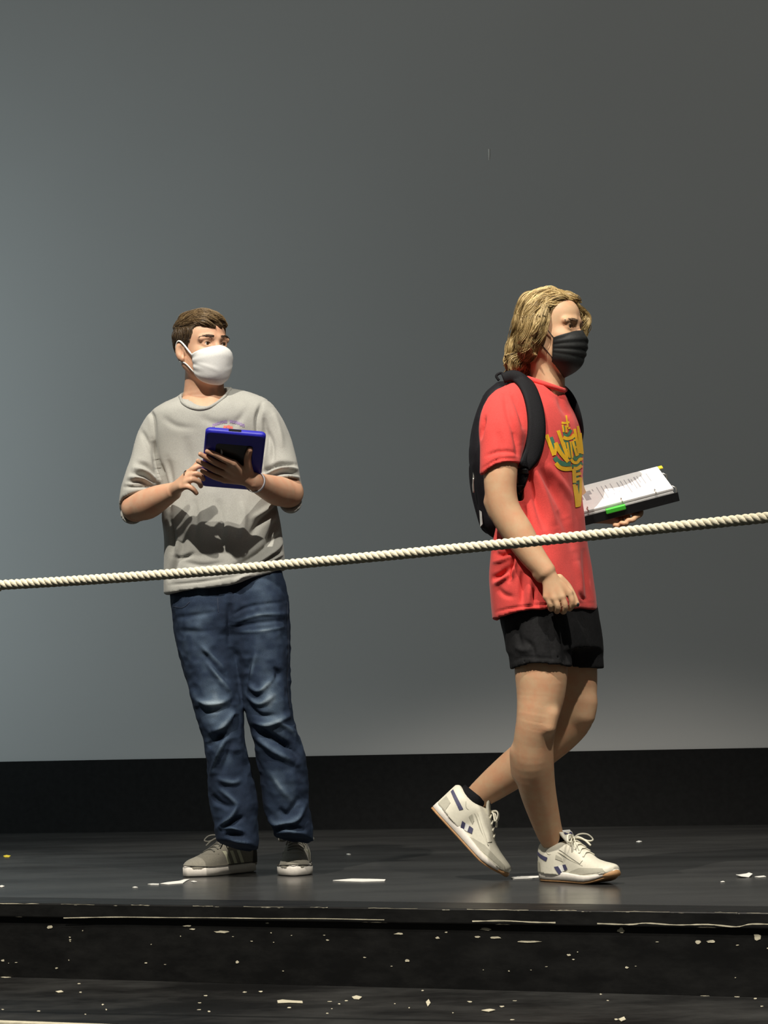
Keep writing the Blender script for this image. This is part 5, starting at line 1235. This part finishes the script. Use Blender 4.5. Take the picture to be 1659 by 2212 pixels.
# --- running shoes
def runner(parent, heel, yaw, pitch=0.0, roll=0.0, mirror=1, label=None, ankle=None):
    LEN = 0.298; fr = frame(heel, yaw, pitch, roll); wl, wr = (SW_L, SW_R) if mirror > 0 else (SW_R, SW_L)
    xs = SX * LEN; spring = 0.026 * np.maximum(0, (SX - 0.68) / 0.32) ** 1.8
    Vo, Fo = outline_mesh(xs, wl + 0.000, wr + 0.000, spring, spring + 0.007)
    Vm, Fm = outline_mesh(xs, wl + 0.003, wr + 0.003, spring + 0.006, spring + 0.031 - 0.014 * np.clip((SX - 0.35) / 0.65, 0, 1))
    tops = [(0.000, 0.011, 0.011, 0.088, 0.024), (0.012, 0.026, 0.026, 0.096, 0.024), (0.045, 0.0425, 0.0425, 0.097, 0.024), (0.085, 0.0435, 0.0435, 0.099, 0.022), (0.115, 0.033, 0.036, 0.104, 0.020), (0.140, 0.034, 0.038, 0.100, 0.018),
            (0.172, 0.037, 0.042, 0.083, 0.018), (0.205, 0.042, 0.046, 0.068, 0.018), (0.235, 0.044, 0.046, 0.060, 0.020), (0.265, 0.040, 0.040, 0.056, 0.028), (0.286, 0.029, 0.028, 0.053, 0.033), (0.2965, 0.012, 0.011, 0.048, 0.038)]
    if mirror < 0: tops = [(a, c, b_, d, e) for a, b_, c, d, e in tops]
    tops = [(t0, t1, t2, 0.02 + (t3 - 0.02) * (1.20 if t0 < 0.2 else 1.12), t4) for t0, t1, t2, t3, t4 in tops]
    v = shoe_vol(LEN, tops)
    v.loft([(np.array([0.060, 0, 0.126]), 0.046, 0.0275), (np.array([0.058, 0, 0.17]), 0.050, 0.031)], 0.006, 's', ref=(0, 1, 0))
    Vu, Fu = v.mesh(2); bv = bvh_of(Vu, Fu)
    sh = mk('shoe', to_world(Vu, fr), Fu, M['white_leather'], parent)
    if label: sh['label'] = label
    mk('outsole', to_world(Vo, fr), Fo, M['gum'], sh); mk('midsole', to_world(Vm, fr), Fm, M['rubber'], sh)
    # toe bumper (gum) wrapping up the tip
    L = cat_rom(np.array([(0.268, 0.034, 0.024), (0.285, 0.024, 0.029), (0.2965, 0.0, 0.033), (0.285, -0.023, 0.029), (0.268, -0.033, 0.024)]), 6)
    Vb, Fb = tube(L, 0.0070 * np.sin(np.pi * np.linspace(0.06, 0.94, len(L))) + 0.0005, 8, ref=(0, 0, 1), flat=1.3); mk('toe_bumper', to_world(Vb, fr), Fb, M['gum'], sh)
    for side in (-1, 1):
        def fl(n_, q, m_, lift=0.0016):
            Vf, Ff = local_film(bv, q, side, lift, 8); mk(n_, to_world(Vf, fr), Ff, M[m_], sh)
        fl('toe_overlay', [(0.150, 0.021), (0.284, 0.036), (0.274, 0.046), (0.188, 0.045)], 'grey_leather', 0.0012)
        fl('toe_overlay', [(0.128, 0.020), (0.160, 0.021), (0.190, 0.045), (0.152, 0.034)], 'grey_leather', 0.0011)
        fl('heel_counter', [(0.006, 0.028), (0.036, 0.028), (0.030, 0.056), (0.006, 0.060)], 'grey_leather', 0.0013)
        fl('heel_stripe', [(0.006, 0.078), (0.064, 0.060), (0.070, 0.071), (0.006, 0.088)], 'navy')
        fl('vector_stripe', [(0.105, 0.024), (0.119, 0.024), (0.104, 0.047), (0.092, 0.045)], 'navy', 0.0022)
        fl('vector_stripe', [(0.126, 0.034), (0.140, 0.040), (0.132, 0.053), (0.118, 0.051)], 'navy', 0.0022)
        fl('logo_bar', [(0.113, 0.030), (0.126, 0.034), (0.116, 0.051), (0.104, 0.048)], 'white_cotton', 0.0020)
        fl('mesh_vent', [(0.096, 0.068), (0.120, 0.060), (0.116, 0.071), (0.098, 0.080)], 'grey_leather')
        fl('eyestay', [(0.105, 0.095), (0.190, 0.056), (0.196, 0.066), (0.118, 0.110)], 'white_leather', 0.0022)
        def sp(x, z):
            h = bv.ray_cast(Vector((x, side * 0.2, z)), Vector((0, -side, 0))); return np.array(h[0]) if h[0] is not None else np.array([x, side * 0.03, z])
        Ls = cat_rom(np.array([sp(x, z) for x, z in ((0.058, 0.092), (0.075, 0.080), (0.105, 0.086), (0.150, 0.066), (0.200, 0.051))]), 5); Vf, Ff = tube(Ls, 0.0012, 5); mk('stitch_line', to_world(Vf, fr), Ff, M['grey_leather'], sh)
    # tongue with its label
    L = cat_rom(np.array([(0.100, 0, 0.144), (0.112, 0, 0.130), (0.138, 0, 0.108)]), 4)
    Vt, Ft = tube(L, np.linspace(0.027, 0.024, len(L)), 12, ref=(0, 1, 0)); c_ = np.repeat(L, 12, 0); dv = Vt - c_; nrm = unit((0.6, 0, 0.8)); dv -= 0.72 * (dv @ nrm)[:, None] * nrm; Vt = c_ + dv
    tg = mk('tongue', to_world(Vt, fr), Ft, M['white_leather'], sh)
    for (a0, a1, m_) in ((0.1035, 0.1095, 'white_cotton'), (0.1095, 0.115, 'navy')):
        zq = lambda x: np.interp(x, [0.100, 0.115], [0.1515, 0.1362]) + 0.001
        q = [(a0, -0.016, zq(a0)), (a0, 0.016, zq(a0)), (a1, 0.016, zq(a1)), (a1, -0.016, zq(a1))]; Vq, Fq = slab(q, nrm, 0.0012); mk('tongue_label', to_world(Vq, fr), Fq, M[m_], tg, smooth=False)
    lace_set(bv, (0.138, 0.154, 0.170, 0.186), 0.024, 0.0030, fr, M['white_lace'], sh, True, loopscale=1.05)
    # low sock round the ankle
    th = np.arange(24) / 24 * 2 * np.pi; Vs = []
    for zz, gr in ((0.085, 0.88), (0.105, 0.96), (0.120, 1.0), (0.124, 0.95)):
        Vs.append(np.stack([0.062 + 0.020 * (zz - 0.08) + 0.045 * gr * np.cos(th), 0.0355 * gr * np.sin(th), zz + 0.16 * 0.04 * (1 + np.cos(th))], 1))
    Vs = np.vstack(Vs); Fs = [(i * 24 + j, i * 24 + (j + 1) % 24, (i + 1) * 24 + (j + 1) % 24, (i + 1) * 24 + j) for i in range(3) for j in range(24)]
    mk('sock', to_world(Vs, fr), Fs, M['sock'], parent)
    return sh
hz = FL(1166, 1904)
runner(p2, (hz[0] + 0.008, hz[1] + 0.03, 0.001), math.radians(-48), mirror=-1, label='white running shoe planted on the floor, navy stripes and tied bow')
hl = P(931, 1746, 6.90)
runner(p2, hl, math.radians(-8), pitch=math.radians(-48), roll=math.radians(-4), mirror=1, label='white running shoe with its heel lifted off the floor')

# --- long wavy blond hair
v, q = hair_cap(H2, None, None); f_, l_, u_ = q
o_ = 0.006 + 0.003 * sstep(-0.02, 0.08, u_)
k0 = np.sqrt(((f_ + 0.008) / (0.091 + o_)) ** 2 + (l_ / (0.073 + o_)) ** 2 + ((u_ - 0.028) / (0.083 + o_)) ** 2); d = (k0 - 1) * 0.085
f0 = np.interp(u_.ravel(), [-0.12, -0.06, -0.02, 0.0, 0.03, 0.05, 0.066, 0.080, 0.095], [-0.03, 0.004, 0.012, 0.016, 0.024, 0.030, 0.040, 0.060, 0.3]).reshape(u_.shape)
d = np.maximum(d, (f_ - f0) * 0.8); v.d[...] = d.astype(np.float32)
def hl_(a, r, rb=None): return [(H2.w(*x), rr * H2.s, (rb or 0.8) * rr * H2.s) for x, rr in zip(a, r)]
for q in (-1, 1):                                           # side curtains behind and over the ears
    v.loft(hl_([(-0.02, q * 0.070, 0.045), (-0.022, q * 0.084, 0.0), (-0.030, q * 0.080, -0.045), (-0.046, q * 0.062, -0.085)], [0.030, 0.034, 0.030, 0.020]), 0.02)
    v.loft(hl_([(0.022, q * 0.070, 0.055), (0.012, q * 0.085, 0.015), (0.002, q * 0.086, -0.020), (-0.004, q * 0.083, -0.042)], [0.012, 0.015, 0.015, 0.008]), 0.012)
v.loft(hl_([(-0.062, 0, 0.03), (-0.078, 0, -0.02), (-0.094, 0, -0.065), (-0.092, 0, -0.100)], [0.040, 0.042, 0.040, 0.030], 1.3), 0.02)   # nape
for j, (a, r) in enumerate([((-0.118, -0.020, -0.088), 0.017), ((-0.112, -0.036, -0.108), 0.016), ((-0.098, -0.050, -0.096), 0.017), ((-0.122, 0.010, -0.100), 0.017), ((-0.095, -0.045, -0.122), 0.015), ((-0.110, 0.0, -0.122), 0.016), ((-0.105, 0.035, -0.105), 0.018), ((-0.080, -0.055, -0.110), 0.015)]):
    v.ell(H2.w(*a), np.eye(3), np.array([r, r, r]), 0.008)
# lock lifted over the forehead, and the far side lock seen past the brow
v.loft(hl_([(0.01, -0.02, 0.106), (0.045, -0.006, 0.103), (0.072, 0.008, 0.092), (0.086, 0.018, 0.078)], [0.014, 0.012, 0.009, 0.003]), 0.01)
v.loft(hl_([(0.01, 0.04, 0.10), (0.044, 0.068, 0.074), (0.062, 0.096, 0.045), (0.064, 0.104, 0.016), (0.052, 0.094, -0.018)], [0.014, 0.012, 0.012, 0.011, 0.004]), 0.01)
V, F = v.mesh(3); lc = H2.loc(V)
gv = vnoise(np.stack([lc[:, 0] * 26 + lc[:, 2] * 8, lc[:, 1] * 26, lc[:, 2] * 7], 1), 3)
N = normals(V, F); V = V + N * (0.0050 * gv)[:, None]
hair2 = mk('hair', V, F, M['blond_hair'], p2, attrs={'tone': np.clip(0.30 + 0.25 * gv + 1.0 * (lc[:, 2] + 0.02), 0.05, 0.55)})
def flow2(p_, t, ph):
    f, l, u = H2.loc(p_); s_ = 1.0 if l > 0 else -1.0
    wave = math.sin(u * 85 + ph * 0.25 + f * 25) * 0.50
    if f > 0.030 and u > 0.055:
        return (H2.l * 0.9 + H2.f * 0.35 - H2.u * 0.25) if l > -0.012 else (H2.l * -0.7 - H2.f * 0.6 - H2.u * 0.2)
    top = float(sstep(0.06, 0.10, u)); dn = H2.u * -1.0 + H2.f * (-0.45 + wave) + H2.l * s_ * 0.05
    return top * (H2.l * s_ * 0.8 - H2.f * 0.75 - H2.u * 0.1) + (1 - top) * dn
ln = comb_hair(V, F, 5200, flow2, lambda p_: 0.085, 0.0045, 19, 11)
g = np.random.default_rng(8); tn = []
for L in ln:
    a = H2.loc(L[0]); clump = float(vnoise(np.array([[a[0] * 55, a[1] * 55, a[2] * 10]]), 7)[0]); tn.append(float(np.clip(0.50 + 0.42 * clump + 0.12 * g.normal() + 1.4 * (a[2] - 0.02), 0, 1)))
gd_ = comb_hair(V, F, 150, flow2, lambda p_: 0.135, 0.0045, 29, 16, keep=lambda p_: H2.loc(p_)[2] > -0.05)
for j, G0 in enumerate(gd_):
    if len(G0) < 6: continue
    lk = lock(G0[::2], 22, 0.0055, 300 + j, 0.0016, 1.0 + 0.8 * g.random()); ln += lk; t0 = 0.25 + 0.65 * g.random(); tn += list(np.clip(t0 + 0.10 * g.normal(size=22), 0, 1))
# curls at the nape and loose ends
for j in range(16):
    a = (-0.070 - 0.055 * g.random(), -0.062 + 0.11 * g.random(), -0.070 - 0.03 * g.random()); A0 = H2.w(*a); A1 = H2.w(a[0] - 0.010 * g.random(), a[1] * 1.05, a[2] - 0.03); A2 = H2.w(a[0] - 0.004 + 0.014 * g.random(), a[1], a[2] - 0.052)
    lk = lock([A0, A1, A2], 26, 0.0045, 100 + j, 0.009, 1.6 + g.random()); ln += lk; tn += list(np.clip(0.42 + 0.35 * g.random() + 0.12 * g.normal(size=26), 0, 1))
for j, gd in enumerate([[(1185, 645), (1176, 672), (1168, 695), (1156, 712), (1148, 728), (1158, 740), (1166, 748)], [(1176, 660), (1168, 690), (1160, 712), (1150, 722), (1146, 732)], [(1150, 726), (1142, 745), (1150, 760), (1162, 768)], [(1140, 735), (1132, 760), (1128, 780), (1132, 800)], [(1160, 650), (1146, 690), (1136, 720), (1124, 740), (1118, 765)]]):
    bvh2 = bvh_of(V, F) if j == 0 else bvh2; G0 = []
    for x, y in gd:
        h, n_ = hit_view(bvh2, x, y); G0.append(np.array(h) + np.array(n_) * 0.004 if h is not None else P(x, y, 6.545))
    lk = lock(G0, 46, 0.0070, 200 + j); ln += lk; tn += list(np.clip(0.72 + 0.15 * g.normal(size=46), 0, 1))
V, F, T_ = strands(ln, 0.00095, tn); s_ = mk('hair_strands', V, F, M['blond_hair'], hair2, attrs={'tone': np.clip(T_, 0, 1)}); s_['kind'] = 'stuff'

# ================================================================== backpack
bp = empty('backpack', P(1075, 1160, 6.74)); tag(bp, 'black backpack on the back of the person in red', 'backpack')
v = Vol(P(985, 1190, 6.7) * [1, 0, 1] + [0, 6.48, 0], P(1180, 805, 6.7) * [1, 0, 1] + [0, 7.0, 0], 0.0045)
PK = [(828, 1075, 1130), (850, 1050, 1140), (890, 1032, 1145), (940, 1020, 1145), (985, 1016, 1145), (1030, 1020, 1145), (1075, 1029, 1142), (1110, 1037, 1136), (1140, 1044, 1130), (1160, 1060, 1122), (1172, 1078, 1112)]
v.slices(rows(PK, 6.755, 0.52, YAW2), YAW2, 0.01)
V, F = v.mesh(2); V = wrinkle(V, F, 0.0035, 12, 55)
pack = mk('pack_body', V, F, M['black_nylon'], bp); bvp = bvh_of(V, F)
v = Vol(P(985, 1190, 6.7) * [1, 0, 1] + [0, 6.48, 0], P(1120, 900, 6.7) * [1, 0, 1] + [0, 7.0, 0], 0.0045)
c0 = P(1050, 1060, 6.76)
PK2 = [(985, 1022, 1060), (1010, 1014, 1064), (1060, 1018, 1068), (1110, 1030, 1072), (1140, 1040, 1076), (1152, 1052, 1078)]
v.slices([(z, x, y + 0.03, a, b_) for z, x, y, a, b_ in rows(PK2, 6.76, 0.5, YAW2)], YAW2, 0.01)
V, F = v.mesh(2); mk('front_pocket', V, F, M['black_nylon'], bp)
# piping, zip pull and reflective strip down the outer edge
def edge_path(L, y): return cat_rom(np.array([P(a, c, y) for a, c in L]), 4)
V, F = tube(edge_path([(1046, 855), (1030, 895), (1019, 940), (1016, 985), (1019, 1030), (1028, 1075), (1036, 1110), (1043, 1140)], 6.70), 0.0035, 6); mk('piping', V, F, M['black_webbing'], bp)
V, F = tube(edge_path([(1022, 1012), (1024, 1022), (1023, 1034)], 6.675), 0.0032, 8, flat=0.6); zp = mk('zip_slider', V, F, M['steel'], bp)
V, F = tube(edge_path([(1023, 1032), (1022, 1048), (1023, 1064)], 6.672), [0.0026] * 4 + [0.003] * 5, 8, flat=0.5); mk('zip_pull', V, F, M['steel'], zp)
q = [P(1036, 1102, 6.68), P(1041, 1106, 6.675), P(1043, 1132, 6.675), P(1038, 1138, 6.68)]; V, F = slab(q, (-0.3, -0.95, 0), 0.003); mk('reflective_strip', V, F, M['reflective'], bp, smooth=False)
q = [P(1030, 893, 6.69), P(1034, 888, 6.69), P(1035, 897, 6.69), P(1028, 901, 6.69)]; V, F = slab(q, (-0.3, -0.95, 0), 0.003); mk('reflective_tab', V, F, M['reflective'], bp, smooth=False)
# haul loop
V, F = tube(edge_path([(1078, 822), (1072, 812), (1082, 806), (1092, 814)], 6.72), 0.004, 6); mk('haul_loop', V, F, M['black_webbing'], bp)
# shoulder strap lying on the shirt
def strap(path, width, th, bvx, fallY, name, mat, lift=0.004):
    """padded strap following the body: pixel centreline (x, y, half width factor)"""
    A = cat_rom(np.array(path, float), 6); C2 = A[:, :2]; T2 = np.gradient(C2, axis=0); T2 /= np.hypot(*T2.T)[:, None]; N2 = np.stack([-T2[:, 1], T2[:, 0]], 1)
    m_ = 7; rowsP, rowsN = [], []
    for (c_, n_, wf) in zip(C2, N2, A[:, 2]):
        rp_, rn_ = [], []
        for j in range(m_):
            o = (j / (m_ - 1) - 0.5) * width * wf; h, nn = hit_view(bvx, *(c_ + n_ * o))
            if h is None: rp_.append(None); rn_.append(None)
            else: rp_.append(np.array(h)); rn_.append(np.array(nn))
        good = [i for i in range(m_) if rp_[i] is not None]
        for i in range(m_):
            if rp_[i] is None:
                o = (i / (m_ - 1) - 0.5) * width * wf; y = rp_[min(good, key=lambda g_: abs(g_ - i))][1] + 0.004 if good else fallY
                rp_[i] = P(*(c_ + n_ * o), y); rn_[i] = np.array([0, -1.0, 0.0])
        rowsP.append(rp_); rowsN.append(rn_)
    Pm = np.array(rowsP); Nm = np.array(rowsN)
    for it in range(6):
        Pm[1:-1] = (Pm[:-2] + Pm[2:] + 2 * Pm[1:-1]) / 4; Nm[1:-1] = (Nm[:-2] + Nm[2:] + 2 * Nm[1:-1]) / 4
    Nm /= np.linalg.norm(Nm, axis=2)[:, :, None]; n = len(Pm)
    prof = np.sin(np.pi * (np.arange(m_) + 0.6) / (m_ + 0.2)) ** 0.5
    top = Pm + Nm * (lift + th * prof[None, :, None]); bot = Pm + Nm * lift * 0.2
    Vs = np.concatenate([top, bot[:, ::-1]], 1).reshape(-1, 3); k = 2 * m_
    Fs = [(i * k + j, i * k + (j + 1) % k, (i + 1) * k + (j + 1) % k, (i + 1) * k + j) for i in range(n - 1) for j in range(k)] + [tuple(range(k))[::-1], tuple((n - 1) * k + j for j in range(k))]
    return mk(name, Vs, Fs, mat, bp)
st = strap([(1086, 818, 0.62), (1104, 812, 0.7), (1122, 818, 0.8), (1138, 838, 0.85), (1149, 866, 0.92), (1156, 900, 1.0), (1157, 935, 1.05), (1152, 965, 1.08), (1143, 990, 1.0), (1134, 1008, 0.85)], 35, 0.010, bvs2, 6.56, 'shoulder_strap', M['black_webbing'])
strap([(1136, 1004, 1), (1129, 1030, 1), (1123, 1055, 1), (1118, 1080, 1), (1112, 1100, 1)], 17, 0.003, bvs2, 6.52, 'webbing', M['black_webbing'], 0.006)
strap([(1129, 1012, 1), (1128, 1022, 1)], 24, 0.007, bvs2, 6.52, 'buckle', M['black_plastic'], 0.008)
strap([(1123, 1046, 1), (1120, 1062, 1)], 22, 0.008, bvs2, 6.52, 'buckle', M['black_plastic'], 0.008)
# dangling strap end below the arm
V, F = tube(cat_rom(np.array([P(1118, 1215, 6.50), P(1110, 1235, 6.495), P(1102, 1255, 6.50)]), 4), 0.0045, 6, flat=0.4); mk('strap_end', V, F, M['reflective'] if False else simple('brown_webbing', (0.06, 0.035, 0.03), 0.8), bp)
# far strap over the other shoulder
L = cat_rom(np.array([P(1196, 838, 6.80), P(1216, 842, 6.765), P(1232, 858, 6.735), P(1243, 880, 6.715), P(1250, 905, 6.71), P(1253, 930, 6.73), P(1250, 950, 6.76)]), 5)
V, F = tube(L, 0.014, 8, ref=lf, flat=0.4); mk('shoulder_strap', V, F, M['black_webbing'], bp)

# ================================================================== binder
c1, c2_ = P(1243, 1110, 6.70), P(1457, 1054, 6.70)
ex = unit(c2_ - c1); Lb = np.linalg.norm(c2_ - c1); ey = unit(np.array([-0.02, 0.205, 0.088])); ey = unit(ey - ex * (ex @ ey)); ez = np.cross(ex, ey); ez = ez if ez[2] > 0 else -ez
bd = empty('binder', c1); tag(bd, 'open black ring binder of printed pages carried by the person in red', 'binder')
def bb(x0, x1, y0, y1, z0, z1, jit=0.0):
    q = [c1 + ex * x0 + ey * y0 + ez * z0, c1 + ex * x1 + ey * y0 + ez * z0, c1 + ex * x1 + ey * y1 + ez * z0, c1 + ex * x0 + ey * y1 + ez * z0]; return slab(q, ez, z1 - z0)
Wd = 0.222
V, F = bb(0.004, Lb + 0.006, -0.006, Wd + 0.012, -0.0400, -0.0365); bevel(mk('back_cover', V, F, M['black_plastic'], bd, smooth=False), 0.001)
V, F = bb(0.004, Lb + 0.006, -0.010, -0.006, -0.040, -0.012); bevel(mk('spine', V, F, M['black_plastic'], bd, smooth=False), 0.001)
V, F = bb(0.006, Lb + 0.002, -0.004, Wd + 0.010, -0.0355, -0.0320); bevel(mk('front_cover', V, F, M['black_plastic'], bd, smooth=False), 0.001)
g = np.random.default_rng(4)
for i in range(7):                                          # sheaf of pages, uneven
    a, c_ = g.normal(size=2) * 0.0016; z = -0.0315 + i * 0.0045
    V, F = bb(0.0 + a, Lb - 0.004 + a, 0.0 + c_, Wd + c_, z, z + 0.0038); mk('page', V, F, M['paper'], bd, smooth=False)
zt = -0.0315 + 7 * 0.0045 + 0.0002
V, F = bb(0.001, Lb - 0.004, 0.001, Wd, zt - 0.0006, zt); top = mk('page', V, F, M['paper'], bd, smooth=False)
# printed lines run across the page width (the page is turned a quarter)
parts = []
for (x0, y0, y1, w) in [(0.018, 0.085, 0.160, 0.012), (0.036, 0.100, 0.170, 0.010), (0.050, 0.085, 0.165, 0.016), (0.066, 0.13, 0.165, 0.010), (0.082, 0.150, 0.170, 0.003), (0.098, 0.060, 0.180, 0.0022), (0.112, 0.062, 0.180, 0.0022), (0.124, 0.120, 0.175, 0.003), (0.134, 0.08, 0.085, 0.003), (0.140, 0.110, 0.180, 0.0024),
                       (0.152, 0.09, 0.095, 0.003), (0.160, 0.130, 0.175, 0.003), (0.172, 0.110, 0.180, 0.0024), (0.184, 0.055, 0.182, 0.0024), (0.196, 0.115, 0.178, 0.004), (0.204, 0.075, 0.170, 0.0024), (0.214, 0.080, 0.182, 0.0045), (0.224, 0.120, 0.182, 0.0026), (0.236, 0.100, 0.185, 0.0024), (0.254, 0.110, 0.185, 0.0024)]:
    parts.append(bb(x0, x0 + w, y0, y1, zt + 0.0001, zt + 0.0003))
V, F = merge(parts); pr = mk('printed_lines', V, F, M['ink'], top, smooth=False); pr['kind'] = 'stuff'
for x in (0.040, 0.143, 0.246):                            # punched holes' rings
    th = np.linspace(0, np.pi, 9); cc = c1 + ex * x + ey * 0.010 + ez * (zt - 0.004)
    L = np.array([cc + ey * (-0.012 * math.cos(t)) + ez * (0.011 * math.sin(t)) for t in th]); V, F = tube(L, 0.0016, 6, ref=ex); mk('ring', V, F, M['steel'], bd)
V, F = bb(0.088, 0.148, -0.016, -0.004, -0.022, -0.006); gt = bevel(mk('green_tab', V, F, M['green'], bd, smooth=False), 0.003, 3); gt['label'] = 'bright green tab at the lower edge of the binder'
V, F = bb(Lb - 0.006, Lb + 0.010, Wd - 0.020, Wd + 0.002, -0.004, -0.001); yt = mk('yellow_tab', V, F, M['yellow'], bd, smooth=False); yt['label'] = 'small yellow tab at the far corner of the pages'
for y0 in (0.03, 0.16):
    V, F = tube(np.array([c1 + ex * (Lb + a) + ey * y0 + ez * z for a, z in ((-0.004, -0.034), (0.008, -0.026), (0.010, -0.012), (-0.002, -0.003))]), 0.0022, 6); mk('clip', V, F, M['steel'], bd)
